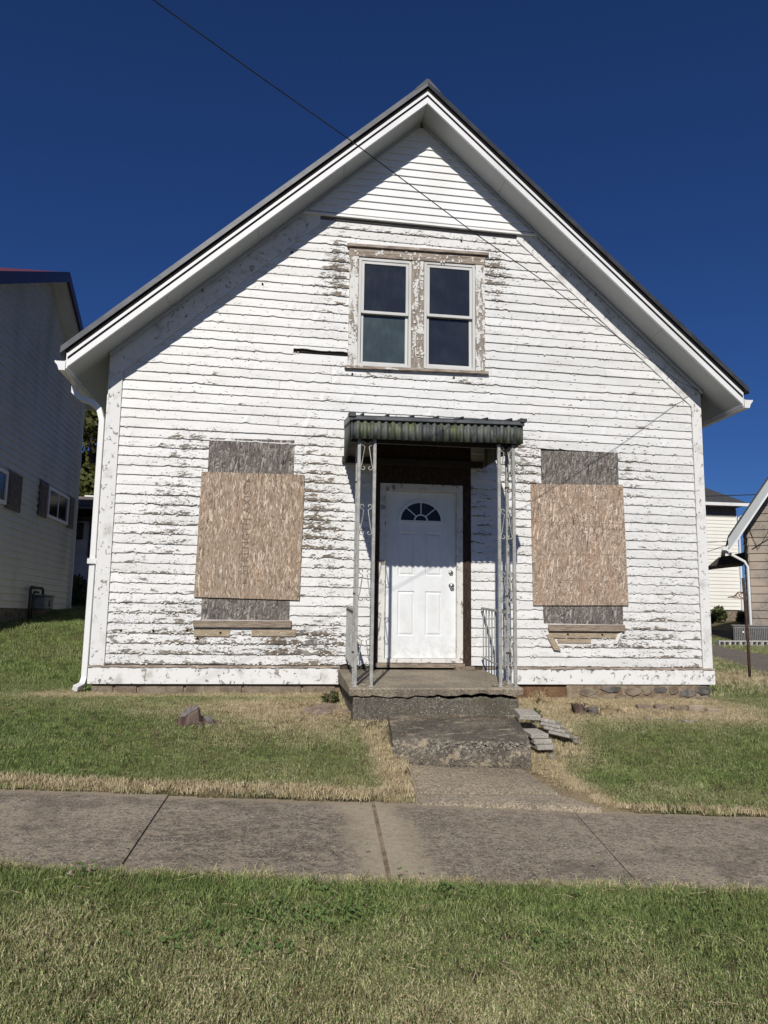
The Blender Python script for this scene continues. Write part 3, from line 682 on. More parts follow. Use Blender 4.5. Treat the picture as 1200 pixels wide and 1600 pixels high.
quadboard('grey_window_board', 'osb_grey', [(1.19, 2.903), (2.209, 2.918), (2.213, .74), (1.19, .735)], -.006, .012)['label'] = 'weathered grey chipboard in the left window opening'
ob = quadboard('tan_window_board', 'osb_left', [(1.118, 2.481), (2.343, 2.491), (2.325, .975), (1.099, .992)], -.022, .016); ob['label'] = 'tan chipboard screwed over the left window'
quadboard('grey_window_board', 'osb_grey', [(5.341, 2.93), (6.375, 2.95), (6.386, .738), (5.345, .741)], -.006, .012)['label'] = 'weathered grey chipboard in the right window opening'
ob2 = quadboard('tan_window_board', 'osb_right', [(5.193, 2.485), (6.427, 2.519), (6.454, .979), (5.205, .959)], -.022, .016); ob2['label'] = 'tan chipboard screwed over the right window'
m = MB()
for bx0, bx1, bz0, bz1 in ((1.14, 2.3, 1.02, 2.44), (5.23, 6.41, 1.0, 2.46)):
    for k in range(4):
        for x in (bx0, bx1):
            z = bz0+(bz1-bz0)*k/3; m.tube([(x, -.037, z), (x, -.0405, z)], .006, 6)
m.build('screw_heads', 'near_black', H)['kind'] = 'stuff'
# faint chalk-line grid on the right board
m = MB()
for z in (1.27, 1.60, 2.0, 2.32): m.quad((5.20, -.0384, z), (6.44, -.0384, z+.012), (6.44, -.0384, z+.016), (5.20, -.0384, z+.004))
for x in (5.83,): m.quad((x, -.0386, .98), (x+.004, -.0386, .98), (x-.01, -.0386, 2.49), (x-.014, -.0386, 2.49))
m.build('grid_line', 'ink', ob2)
# vertical print on the left board
def text(body, size, loc, rot, mat, parent, ext=.0004, name='printed_text', font=None):
    cu = bpy.data.curves.new(name, 'FONT'); cu.body = body; cu.size = size; cu.extrude = ext; cu.align_x = 'CENTER'; cu.align_y = 'CENTER'; cu.space_character = 1.12
    o = bpy.data.objects.new(name, cu); COL.objects.link(o)
    dg = bpy.context.evaluated_depsgraph_get(); me = bpy.data.meshes.new_from_object(o.evaluated_get(dg)); COL.objects.unlink(o); bpy.data.objects.remove(o)
    me.materials.clear(); me.materials.append(M[mat]); o = bpy.data.objects.new(name, me); COL.objects.link(o); o.location = loc; o.rotation_euler = rot; o.parent = parent; return o
text('STRENGTH AXIS', .125, (1.672, -.0388, 1.77), (math.radians(90), math.radians(-90), 0), 'ink', ob)
m = MB()
for z in (2.37, 1.155): m.tri((1.645, -.039, z), (1.705, -.039, z), (1.675, -.039, z+.06)); m.f[-1] = m.f[-1]
m.build('printed_arrow', 'ink', ob)
# old sills and bare boards below
def wob(name, mat, x0, x1, z0, z1, y0, y1, zr=0.): return MB().hexa([(x0, y0, z0), (x1, y0, z0+zr), (x1, y1, z0+zr), (x0, y1, z0), (x0-.01, y0+.006, z1), (x1+.005, y0+.006, z1+zr), (x1, y1, z1+zr), (x0, y1, z1)]).build(name, mat, H, bevel=.003)
wob('window_sill', 'barewood', 1.11, 2.235, .643, .725, -.055, -.0, .01)
wob('bare_board', 'tanwood', 1.12, 1.53, .540, .63, -.026, -.015)
wob('bare_board', 'tanwood', 1.78, 2.29, .548, .635, -.0255, -.015)
wob('window_sill', 'barewood', 5.40, 6.39, .648, .730, -.055, -.0, .005)
wob('bare_board', 'tanwood', 5.42, 6.34, .565, .645, -.026, -.015)
wob('bare_board', 'tanwood', 5.52, 5.95, .500, .555, -.0255, -.015)
MB().hexa([(5.46, -.05, .42), (5.55, -.05, .41), (5.55, -.03, .41), (5.46, -.03, .42), (5.37, -.03, .60), (5.43, -.03, .62), (5.43, -.02, .62), (5.37, -.02, .60)]).build('hanging_splinter', 'tanwood', H)
MB().hexa([(6.24, -.05, .50), (6.28, -.05, .50), (6.28, -.03, .50), (6.24, -.03, .50), (6.30, -.03, .62), (6.37, -.03, .65), (6.37, -.02, .65), (6.30, -.02, .62)]).build('hanging_splinter', 'flake', H)
# peeled tan patches as real bare boards, proud of the clapboards by a millimetre
# ---- upper double window
UW = MB().hexa([(2.80, -.06, 3.865), (4.65, -.06, 3.895), (4.65, 0, 3.895), (2.80, 0, 3.865), (2.80, -.055, 3.90), (4.65, -.055, 3.93), (4.65, 0, 3.94), (2.80, 0, 3.91)]).build('window_sill', 'casing_bare_h', H)
board('window_casing', 'casing', [(2.84, 3.90), (2.955, 3.90), (2.955, 5.36), (2.84, 5.36)], -.034, 0)
board('window_casing', 'casing_bare', [(3.645, 3.92), (3.805, 3.92), (3.805, 5.36), (3.645, 5.36)], -.034, 0)
board('window_casing', 'casing', [(4.485, 3.93), (4.61, 3.93), (4.61, 5.37), (4.485, 5.37)], -.034, 0)
board('head_casing', 'casing_bare_h', [(2.83, 5.36), (4.62, 5.375), (4.62, 5.50), (2.83, 5.475)], -.036, 0)
board('head_cap', 'casing_bare_h', [(2.80, 5.478), (4.66, 5.503), (4.66, 5.54), (2.80, 5.515)], -.065, 0)
for (x0, x1, dz) in ((2.957, 3.643, 0.), (3.807, 4.483, .017)):
    wz0, wz1 = 3.915+dz, 5.352+dz
    w = MB(); fr = .035
    w.box(x0, x0+fr, -.022, .06, wz0, wz1); w.box(x1-fr, x1, -.022, .06, wz0, wz1); w.box(x0+fr, x1-fr, -.022, .06, wz0, wz0+fr); w.box(x0+fr, x1-fr, -.022, .06, wz1-fr, wz1)
    wf = w.build('window_frame', 'winvinyl', H, bevel=.003)
    def sash(z0, z1, y0, nm, gm, r=.036):
        s = MB(); a, b_ = x0+fr+.002, x1-fr-.002
        s.box(a, a+r, y0, y0+.03, z0, z1); s.box(b_-r, b_, y0, y0+.03, z0, z1); s.box(a+r, b_-r, y0, y0+.03, z0, z0+r); s.box(a+r, b_-r, y0, y0+.03, z1-r, z1)
        s.build('sash', 'winvinyl', wf, bevel=.003)
        box('pane', gm, wf, a+r-.004, b_-r+.004, y0+.012, y0+.018, z0+r-.004, z1-r+.004)
    sash(wz0+.70, wz1-fr-.002, -.012, 'u', 'glass'); sash(wz0+fr+.002, wz0+.735, .024, 'l', 'glass2' if x0 < 3.5 else 'glass')
cf = MB(); rr_ = random.Random(3)
for k in range(190):
    zone = rr_.random()
    if zone < .38: x, z = rr_.uniform(3.65, 3.80), rr_.uniform(3.95, 5.35)
    elif zone < .55: x, z = rr_.uniform(2.85, 2.95), rr_.uniform(3.95, 5.35)
    elif zone < .75: x, z = rr_.uniform(4.49, 4.60), rr_.uniform(3.95, 5.35)
    else: x, z = rr_.uniform(2.86, 4.6), rr_.uniform(5.37, 5.47)
    sx = rr_.uniform(.006, .02); sz = rr_.uniform(.008, .028); c_ = rr_.uniform(.002, .012)
    cf.quad((x-sx, -.038, z-sz*rr_.uniform(.3, 1)), (x+sx*rr_.uniform(.3, 1), -.038-c_, z-sz), (x+sx, -.038, z+sz*rr_.uniform(.4, 1)), (x-sx*rr_.uniform(.3, 1), -.038-c_*.5, z+sz))
tag(cf.build('casing_flakes', 'flake', H), 'curled white paint flakes on the upper window casings', kind='stuff')
# ---- door surround
quadboard('brown_filler_board', 'osb_brown', [(3.19, 2.93), (4.42, 2.93), (4.42, 2.44), (3.19, 2.43)], -.0, .02)
quadboard('brown_filler_board', 'osb_brown', [(3.19, 2.43), (3.272, 2.43), (3.272, .19), (3.19, .19)], -.0, .02)
quadboard('brown_filler_board', 'osb_brown', [(4.322, 2.438), (4.42, 2.438), (4.42, .19), (4.322, .19)], -.0, .02)
m = MB(); m.box(3.275, 3.352, -.012, .14, .25, 2.345); m.box(4.245, 4.32, -.012, .14, .25, 2.345); m.box(3.275, 4.32, -.0125, .14, 2.347, 2.435)
DF = m.build('door_frame', 'doorframe', H, bevel=.003)
box('door_threshold', 'doorframe', DF, 3.352, 4.245, -.02, .14, .25, .30, .004)
box('door_sill_board', 'barewood', H, 3.24, 4.34, -.035, .02, .195, .245, .003)
m = MB(); m.box(3.352, 4.245, .14, .16, .25, 2.4); m.build('doorway_backing', 'sheath', H)
# door slab built from stiles and recessed panels
dx0, dx1, dz0, dz1 = 3.354, 4.243, .304, 2.343; yd = .055
DO = MB()
px = [dx0, 3.515, 3.727, 3.857, 4.068, dx1]; zrow = [dz0, .57, 1.112, 1.30, 1.836, dz1]
DO.box(dx0, px[1], yd, yd+.04, dz0, dz1); DO.box(px[4], dx1, yd, yd+.04, dz0, dz1); DO.box(px[2], px[3], yd, yd+.04, dz0, 1.9)
for (a, b_) in ((px[1], px[2]), (px[3], px[4])):
    DO.box(a, b_, yd, yd+.04, dz0, zrow[1]); DO.box(a, b_, yd, yd+.04, zrow[2], zrow[3]); DO.box(a, b_, yd, yd+.04, zrow[4], 1.9)
DO.box(px[1], px[4], yd, yd+.04, 1.9, dz1)
door = DO.build('door', 'door', H)
for (a, b_) in ((px[1], px[2]), (px[3], px[4])):
    for (c, d) in ((zrow[1], zrow[2]), (zrow[3], zrow[4])):
        m = MB(); e = .03
        m.quad((a, yd, c), (b_, yd, c), (b_-.014, yd+.012, c+.014), (a+.014, yd+.012, c+.014)); m.quad((b_, yd, c), (b_, yd, d), (b_-.014, yd+.012, d-.014), (b_-.014, yd+.012, c+.014))
        m.quad((b_, yd, d), (a, yd, d), (a+.014, yd+.012, d-.014), (b_-.014, yd+.012, d-.014)); m.quad((a, yd, d), (a, yd, c), (a+.014, yd+.012, c+.014), (a+.014, yd+.012, d-.014))
        m.quad((a+.014, yd+.012, c+.014), (b_-.014, yd+.012, c+.014), (b_-.036, yd+.002, c+.036), (a+.036, yd+.002, c+.036)); m.quad((b_-.014, yd+.012, c+.014), (b_-.014, yd+.012, d-.014), (b_-.036, yd+.002, d-.036), (b_-.036, yd+.002, c+.036))
        m.quad((b_-.014, yd+.012, d-.014), (a+.014, yd+.012, d-.014), (a+.036, yd+.002, d-.036), (b_-.036, yd+.002, d-.036)); m.quad((a+.014, yd+.012, d-.014), (a+.014, yd+.012, c+.014), (a+.036, yd+.002, c+.036), (a+.036, yd+.002, d-.036))
        m.quad((a+.036, yd+.002, c+.036), (b_-.036, yd+.002, c+.036), (b_-.036, yd+.002, d-.036), (a+.036, yd+.002, d-.036))
        m.build('raised_panel', 'door', door)
# fanlight: half-round rim, spokes, five panes
cx, cz, Rf = 3.798, 1.985, .285
def arc(r, a0, a1, n): return [(cx+r*math.cos(a0+(a1-a0)*i/n), cz+.88*r*math.sin(a0+(a1-a0)*i/n)) for i in range(n+1)]
o_ = arc(Rf, 0, math.pi, 24); i_ = arc(Rf-.032, 0, math.pi, 24)
m = MB()
for k in range(24): m.prism([o_[k], i_[k], i_[k+1], o_[k+1]], 'y', yd-.016, yd+.002)
m.box(cx-Rf-.008, cx+Rf+.008, yd-.016, yd+.002, cz-.028, cz)
ri = arc(.072, 0, math.pi, 10); rj = arc(.09, 0, math.pi, 10)
for k in range(10): m.prism([rj[k], ri[k], ri[k+1], rj[k+1]], 'y', yd-.014, yd+.001)
for a in (math.radians(44), math.radians(90), math.radians(136)):
    c_, s_ = math.cos(a), math.sin(a); nx_, nz_ = -s_*.0065, c_*.0065
    A = (cx+.085*c_, cz+.088*s_*.88); B = (cx+(Rf-.02)*c_, cz+(Rf-.02)*s_*.88)
    m.prism([(A[0]+nx_, A[1]+nz_), (B[0]+nx_, B[1]+nz_), (B[0]-nx_, B[1]-nz_), (A[0]-nx_, A[1]-nz_)], 'y', yd-.013, yd+.0)
m.build('fanlight_frame', 'door', door)
m = MB(); g = arc(Rf-.02, 0, math.pi, 24); m.prism(g, 'y', yd-.006, yd-.003); m.build('pane', 'fanglass', door)
m = MB(); 
def knob(mb, x, z, r, L):
    pr = [(0, r*1.15), (.006, r*1.1), (.008, r*.55), (L*.45, r*.45), (L*.6, r*.9), (L*.85, r), (L, r*.6), (L, 0.001)]
    i0 = len(mb.v); S_ = 14
    for (d, rr) in pr:
        for j in range(S_): th = 2*math.pi*j/S_; mb.v.append((x+rr*math.cos(th), yd-d, z+rr*math.sin(th)))
    for k in range(len(pr)-1):
        for j in range(S_): j2 = (j+1) % S_; mb.f.append((i0+k*S_+j, i0+k*S_+j2, i0+(k+1)*S_+j2, i0+(k+1)*S_+j))
knob(m, 4.185, 1.185, .029, .06); m.build('door_knob', 'chrome', door, smooth=True)
m = MB(); knob(m, 4.182, 1.345, .027, .02); m.build('deadbolt', 'chrome', door, smooth=True)

# ================================================================== PORCH SLAB + STEP
PS = thing('concrete_porch', 'raised cracked concrete porch slab under the front door', 'porch')
def zt(y): return float(np.interp(y, [-1.55, 0], [.095, .175]))
m = MB(); n = 46; xs_ = [2.80+(4.57-2.80)*i/n for i in range(n+1)]
top = []; 
def jag(x): return .008*math.sin(x*11)+.006*math.sin(x*29+1)+random.uniform(-.006, .006)
ybk = -.04; rows = []
for i, x in enumerate(xs_):
    xe = x; yf = -1.56+(.02 if 0 < i < n else .03)+random.uniform(-.006, .006)
    bot = .022+jag(x)+(.012*math.sin(x*3.4)) ; 
    rows.append([(xe, ybk, zt(ybk)), (xe, -.8, zt(-.8)+.002*math.sin(x*5)), (xe, yf+.015, zt(yf)), (xe+random.uniform(-.004, .004), yf, zt(yf)-.015), (xe, yf+.012+random.uniform(0, .012), bot), (xe, yf+.25, bot+.006), (xe, ybk, .03)])
i0 = 0
for r_ in rows: m.v += r_
K = 7
for i in range(n):
    for j in range(K-1): m.f.append((i*K+j, (i+1)*K+j, (i+1)*K+j+1, i*K+j+1))
m.f.append(tuple(range(K))[::-1]); m.f.append(tuple(n*K+j for j in range(K)))
m.build('slab_top', 'porch', PS)
# base block with ragged top edge
m = MB(); n = 60
for i in range(n+1):
    x = 2.84+(4.53-2.84)*i/n; t_ = .012+.9*(.008*math.sin(x*11)+.006*math.sin(x*29+1))+random.uniform(-.010, .004)-(.012 if x > 3.6 else .0)
    b1 = random.uniform(0, .012)
    m.v += [(x, -.04, -.5), (x, -.04, .0), (x, -1.49, t_), (x, -1.50-b1, t_-.02), (x, -1.503+random.uniform(-.006, .006), -.08), (x, -1.505, -.5)]
for i in range(n):
    for j in range(5): m.f.append((i*6+j, (i+1)*6+j, (i+1)*6+j+1, i*6+j+1))
m.f.append(tuple(range(6))[::-1]); m.f.append(tuple(n*6+j for j in range(6)))
m.build('base_block', 'porchbase', PS)
for (x, y, s, lb) in ((4.36, -1.36, .06, 'largest concrete chip between the right post feet'), (4.44, -1.28, .04, 'medium concrete chip touching the rear right post foot'), (4.30, -1.42, .035, 'small concrete chip left of the front right post foot'), (2.95, -1.38, .03, 'small concrete chip between the left post feet'), (4.25, -1.2, .025, 'smallest concrete chip further back on the right of the slab')):
    o = stone(x-s, x+s, y-s*.6, y+s*.6, zt(y), zt(y)+s*.35, 'chipped', None, 'concrete_chip', .006); tag(o, lb, 'concrete chip', 'concrete chips on the porch slab')
stone(4.2, 4.44, -.13, -.04, .16, .215, 'stone_tan', PS, 'loose_stone_edge', .008)
ST = thing('concrete_step', 'low worn concrete step with broken front edge below the porch', 'step')
# corners: back-left (3.19,-1.50), back-right (4.50,-1.50), front-left (3.09,-2.43), front-right (4.28,-2.62)
def stp(u, w):     # u across, w 0 back..1 front
    a = Vector((3.19, -1.52)).lerp(Vector((3.10, -2.42)), w); b_ = Vector((4.48, -1.52)).lerp(Vector((4.27, -2.60)), w); return a.lerp(b_, u)
m = MB(); n = 44; nw = 10
for i in range(n+1):
    u = i/n
    col = []
    for j in range(nw+1):
        w = j/nw; p = stp(u, w); z = -.165-.085*w+random.uniform(-.002, .002)+(.006*math.sin(u*17+w*5))*.5
        if j == nw: z -= random.uniform(.0, .018)*(1 if u > .3 else .3)
        col.append((p.x, p.y+(random.uniform(-.008, .012) if j == nw else 0), z))
    p = stp(u, 1)
    rough_ = .016 if u > .33 else .005
    for q, (dy, z) in enumerate(((-.02, -.30), (-.03, -.345), (-.045, -.39), (-.05, -.46), (-.05, -.60))):
        col.append((p.x, p.y+dy*.7+random.uniform(-1, 1)*rough_*(1 if q < 3 else .4), z+random.uniform(-.008, .008)))
    m.v += col
K = nw+6
for i in range(n):
    for j in range(K-1): m.f.append((i*K+j, (i+1)*K+j, (i+1)*K+j+1, i*K+j+1))
def cap(base): 
    i = len(m.v); x, y, z = m.v[base]; m.v.append((x, y, -.6)); return i
c0 = cap(0); c1 = cap(n*K); m.f.append(tuple([c0]+list(range(K)))[::-1]); m.f.append(tuple([c1]+[n*K+j for j in range(K)]))
m.build('step_block', 'step', ST)
# broken pale aggregate along the front edge, lumps as one crumbly part
m = MB()
for k in range(330):
    u = random.uniform(.28, .99) if random.random() < .85 else random.uniform(0, .06); p = stp(u, 1); z = random.uniform(-.355, -.262); s = random.uniform(.006, .017)
    c = Vector((p.x, p.y-.016, z)); q = [c+Vector((random.uniform(-s, s), random.uniform(-s, s)*.6, random.uniform(-s, s))) for _ in range(8)]
    i = len(m.v); dirs = [(-1, -1, -1), (1, -1, -1), (1, 1, -1), (-1, 1, -1), (-1, -1, 1), (1, -1, 1), (1, 1, 1), (-1, 1, 1)]
    m.hexa([c+Vector((d[0]*s*random.uniform(.4, 1), d[1]*s*random.uniform(.3, .7), d[2]*s*random.uniform(.3, .8))) for d in dirs])
tag(m.build('crumbled_edge', 'chipped', ST), kind='stuff')

# ================================================================== CANOPY WITH IRON POSTS
CN = thing('door_canopy', 'mossy dark green corrugated metal canopy over the front door', 'canopy')
cx0, cx1, cyf = 2.765, 4.60, -1.50
m = MB(); nw = 25; sub = 8; N = nw*sub
def corr(a, b_, f, z0f, z1f):          # corrugated sheet from parameter a..b
    mb = MB()
    for i in range(N+1):
        u = i/N; d = .011*math.cos(u*nw*2*math.pi); x, y, nx2, ny2 = f(u)
        mb.v += [(x+nx2*d, y+ny2*d, z0f(u)), (x+nx2*d, y+ny2*d, z1f(u)), (x+nx2*(d-.003), y+ny2*(d-.003), z0f(u)), (x+nx2*(d-.003), y+ny2*(d-.003), z1f(u))]
    for i in range(N):
        a_ = i*4; b2 = a_+4; mb.f += [(a_, b2, b2+1, a_+1), (a_+2, a_+3, b2+3, b2+2), (a_, a_+2, b2+2, b2), (a_+1, b2+1, b2+3, a_+3)]
    return mb
ZF = lambda u: 2.615+.028*u
corr(0, 1, lambda u: (cx0+(cx1-cx0)*u, cyf, 0, -1), lambda u: ZF(u)+.003*math.sin(u*9), lambda u: ZF(u)+.200).build('front_valance', 'canopy', CN, smooth=True)
nw = 20; N = nw*sub
for (x, s) in ((cx0, -1), (cx1, 1)):
    dz = 0 if s < 0 else .028
    xw = .062 if s < 0 else 0.
    corr(0, 1, lambda u: (x+xw*u, cyf+1.48*u, s, 0), lambda u: 2.615+dz+.035*u, lambda u: 2.815+dz+.31*u).build('side_valance', 'canopy', CN, smooth=True)
    MB().hexa([(x-.02, cyf-.03, 2.80+dz), (x+.02, cyf-.03, 2.80+dz), (x+.02+xw, -.03, 3.12+dz), (x-.02+xw, -.03, 3.12+dz), (x-.02, cyf-.03, 2.875+dz), (x+.02, cyf-.03, 2.875+dz), (x+.02+xw, -.03, 3.19+dz), (x-.02+xw, -.03, 3.19+dz)]).build('side_trim', 'canopytrim', CN, bevel=.004)
    MB().hexa([(x-.03, cyf-.045, 2.84+dz), (x+.045, cyf-.045, 2.84+dz), (x+.045, cyf+.09, 2.86+dz), (x-.03, cyf+.09, 2.86+dz), (x-.03, cyf-.045, 2.882+dz), (x+.045, cyf-.045, 2.882+dz), (x+.045, cyf+.09, 2.90+dz), (x-.03, cyf+.09, 2.90+dz)]).build('corner_cap', 'canopytrim', CN, bevel=.004)
MB().hexa([(cx0, cyf-.024, 2.815), (cx1, cyf-.024, 2.843), (cx1, cyf+.02, 2.843), (cx0, cyf+.02, 2.815), (cx0, cyf-.03, 2.845), (cx1, cyf-.03, 2.873), (cx1, cyf+.02, 2.88), (cx0, cyf+.02, 2.852)]).build('front_trim', 'canopylight', CN, bevel=.003)
# roof sheet with seven standing ribs
m = MB().hexa([(cx0, cyf-.02, 2.848), (cx1, cyf-.02, 2.876), (cx1, -.02, 3.17), (cx0+.062, -.02, 3.14), (cx0, cyf-.02, 2.862), (cx1, cyf-.02, 2.89), (cx1, -.02, 3.185), (cx0+.062, -.02, 3.155)])
m.build('canopy_roof', 'canopytrim', CN)
for k in range(7):
    x = cx0+.12+k*.265; dz = .028*(x-cx0)/1.83
    m = MB(); m.tube([(x, cyf-.028, 2.872+dz), (x, -.02, 3.165+dz)], .014, 8); m.build('roof_rib', 'canopytrim', CN, smooth=True)
box('cross_beam', 'darkmetal', CN, cx0+.03, cx1-.03, -1.25, -1.21, 2.64, 2.70, .003)
box('cross_beam', 'darkmetal', CN, cx0+.03, cx1-.03, -.06, -.02, 2.66, 2.74, .003)
MB().box(cx0+.02, cx1-.02, cyf+.03, cyf+.07, 2.66, 2.83).build('front_beam', 'darkmetal', CN)
def scroll(cxp, z0, z1, w, flip, plane):
    """S-shaped bar with a curl at each end; plane gives (horizontal,z)->3D"""
    pts = []; r0 = w*.26
    # top curl
    for k in range(15):
        t = k/14; a = math.radians(-30-330*(1-t)); r = r0*(.32+.68*t); pts.append((w*.5-r0+r*math.cos(a+math.radians(60)), z1-r0+r*math.sin(a+math.radians(60))))
    # diagonal
    pts2 = []
    for k in range(15):
        t = k/14; a = math.radians(180+330*t); r = r0*(1-.68*t); pts2.append((-w*.5+r0*1.05+r*math.cos(a), z0+r0+r*math.sin(a)))
    P = [plane(cxp+flip*q[0], q[1]) for q in pts+pts2]
    return P
def lyre(plane, w, z0, z1, parent):
    # two mirrored bars: small curl at top meets at the centre, straight diagonals spread down, full curls at the bottom
    h = w/2; r = w*.21
    for s in (-1, 1):
        P = []
        for k in range(13):            # top curl (outer side), winding in
            t = k/12; a = math.radians(-60+290*(1-t)); rr = r*(.35+.65*t); P.append((s*(h-r*1.0+rr*math.cos(a)), z1-r+rr*math.sin(a)))
        P.append((s*.012, z1-r*1.5))
        P = P[:-1]
        P.append((s*(h*.35), z1-r*2.4)); P.append((s*(h*.80), z0+r*2.6))
        for k in range(15):
            t = k/14; a = math.radians(20-300*t); rr = r*(1-.62*t); P.append((s*(h-r*1.05+rr*math.cos(a)), z0+r+rr*math.sin(a)))
        m = MB(); m.tube([plane(q[0], q[1]) for q in P], .0055, 6); m.build('scroll', 'iron', parent, smooth=True)
def post(nm_label, xa, xb, yb, outer):
    """L-shaped trellis corner post: tubes at xa and xb on the front line and one behind at (outer,yb)"""
    T = thing('iron_trellis_post', nm_label, 'porch post', group='trellis corner posts of the canopy')
    y = -1.43; tw = .0165
    tops = [(xa, y), (xb, y), (outer, yb)]
    for (x, yy) in tops: box('tube', 'iron', T, x-tw, x+tw, yy-tw, yy+tw, zt(yy), 2.64, .003)
    for (z0, z1) in ((2.30, 2.62), (1.62, 1.95), (.95, 1.28), (.30, .62)):
        c = (xa+xb)/2; lyre(lambda h, z: (c+h, y, z), abs(xb-xa)-2*tw, z0, z1, T)
        c2 = (y+yb)/2; lyre(lambda h, z: (outer, c2+h, z), abs(yb-y)-2*tw, z0, z1, T)
    for (x, yy) in tops: box('foot_plate', 'iron', T, x-.028, x+.028, yy-.028, yy+.028, zt(yy)-.002, zt(yy)+.006)
    for (x, yy) in tops[-1:]:
        for z in (1.02, 2.2, .42): box('clip', 'rust', T, x-.02, x+.02, yy-.02, yy+.02, z, z+.02)
    return T
PL_ = post('pale iron scrollwork corner post left of the front door', 2.862, 3.025, -1.22, 2.866)
PR_ = post('pale iron scrollwork corner post right of the front door', 4.362, 4.522, -1.22, 4.515)
def railing(label, x0, x1, z1, za):
    T = thing('iron_railing', label, 'railing', group='iron porch railings')
    ya, yb = -.06, -1.20
    P = lambda t, z: (x0+(x1-x0)*t, ya+(yb-ya)*t, z)
    zr = lambda t: .915-.06*t; zb = lambda t: .325-.07*t
    m = MB(); m.tube([P(0, zr(0)), P(1, zr(1))], .019, square=True); m.build('top_rail', 'iron', T, bevel=.003)
    m = MB(); m.tube([P(0, zb(0)), P(1, zb(1))], .012, square=True); m.build('bottom_rail', 'iron', T)
    for k in range(8):
        t = .06+k*.12; m = MB(); m.tube([P(t, zb(t)), P(t, zr(t))], .0085, square=True); m.build('baluster', 'iron', T)
    return T
railing('pale iron railing on the left side of the porch slab', 2.885, 2.872, 0, 0)
railing('pale iron railing on the right side of the porch slab', 4.545, 4.515, 0, 0)

# ================================================================== WIRES
WP = [(7.505, -.05, 3.84), (7.11, -.31, 3.85), (6.2, -1.06, 3.91), (5.04, -1.98, 4.01), (4.55, -2.37, 4.07), (3.66, -3.04, 4.15), (3.01, -3.54, 4.23), (2.48, -3.94, 4.30), (1.82, -4.41, 4.38), (1.22, -4.84, 4.46), (-1.5, -6.8, 4.85), (-5, -9.3, 5.4), (-9, -12.2, 6.1)]
m = MB(); m.tube(WP, .0042, 6); tag(m.build('service_cable', 'cable', smooth=True), 'black overhead cable running from the upper left sky to the right corner of the house', 'cable')
m = MB(); m.tube([(7.5, -.05, 3.84), (7.56, -.06, 3.86), (7.60, -.02, 3.84), (7.60, .1, 3.7), (7.6, .3, 3.6)], .008, 6); 
SI = thing('cable_anchor', 'white insulator and cable loop under the right eave corner', 'insulator'); m.build('cable_loop', 'cable', SI)
m = MB(); m.tube([(7.52, -.06, 3.95), (7.60, -.09, 3.98), (7.66, -.07, 3.97)], [.014, .018, .010], 8); m.build('insulator', 'fascia', SI, smooth=True)
m = MB(); m.tube([(7.58, -.07, 3.97), (7.66, -.16, 4.0), (7.76, -.16, 3.98), (7.80, -.08, 3.93), (7.74, -.02, 3.88), (7.64, -.02, 3.88)], .006, 6); m.build('white_loop', 'fascia', SI, smooth=True)

# ================================================================== LEFT NEIGHBOUR
NB = thing('neighbour_house', 'shaded cream vinyl house with dark red metal roof at the left edge', 'house')
XN = -2.6; yn, yfw = 3.0, 8.58; yr_, zr_ = 5.75, 7.42; NS = .55; zb_ = .86
def nz(y): return zr_-(NS if y > yr_ else .47)*abs(y-yr_)
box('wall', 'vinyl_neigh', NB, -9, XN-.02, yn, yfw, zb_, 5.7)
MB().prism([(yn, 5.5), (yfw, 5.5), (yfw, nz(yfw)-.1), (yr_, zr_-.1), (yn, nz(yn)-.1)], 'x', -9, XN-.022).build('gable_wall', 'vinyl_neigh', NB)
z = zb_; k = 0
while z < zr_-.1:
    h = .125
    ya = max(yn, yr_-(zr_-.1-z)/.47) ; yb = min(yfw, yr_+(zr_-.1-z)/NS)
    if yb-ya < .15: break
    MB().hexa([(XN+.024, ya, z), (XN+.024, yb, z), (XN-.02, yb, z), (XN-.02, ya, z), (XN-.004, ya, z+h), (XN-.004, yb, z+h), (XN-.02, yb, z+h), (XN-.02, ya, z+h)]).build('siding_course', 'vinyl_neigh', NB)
    z += h; k += 1
box('corner_trim', 'vinyl_neigh', NB, XN-.02, XN+.03, yfw-.02, yfw+.09, zb_, 5.85)
box('foundation', 'stone_dark', NB, -9, XN-.03, yn+.02, yfw-.02, -.2, zb_)
for (ya, yb) in ((yn-.85, yr_), (yr_, yfw+.4)):
    za, zb2 = nz(ya), nz(yb); X1 = XN+.34
    MB().hexa([(-9.3, ya, za), (X1, ya, za), (X1, yb, zb2), (-9.3, yb, zb2), (-9.3, ya, za+.05), (X1, ya, za+.05), (X1, yb, zb2+.05), (-9.3, yb, zb2+.05)]).build('metal_roof', 'redroof', NB)
    MB().hexa([(X1-.02, ya, za-.15), (X1+.03, ya, za-.15), (X1+.03, yb, zb2-.15), (X1-.02, yb, zb2-.15), (X1-.02, ya, za+.06), (X1+.03, ya, za+.06), (X1+.03, yb, zb2+.06), (X1-.02, yb, zb2+.06)]).build('rake_trim', 'redtrim', NB)
    MB().hexa([(XN-.02, ya, za-.10), (X1-.02, ya, za-.10), (X1-.02, yb, zb2-.10), (XN-.02, yb, zb2-.10), (XN-.02, ya, za-.085), (X1-.02, ya, za-.085), (X1-.02, yb, zb2-.085), (XN-.02, yb, zb2-.085)]).build('soffit', 'vinyl_neigh', NB)
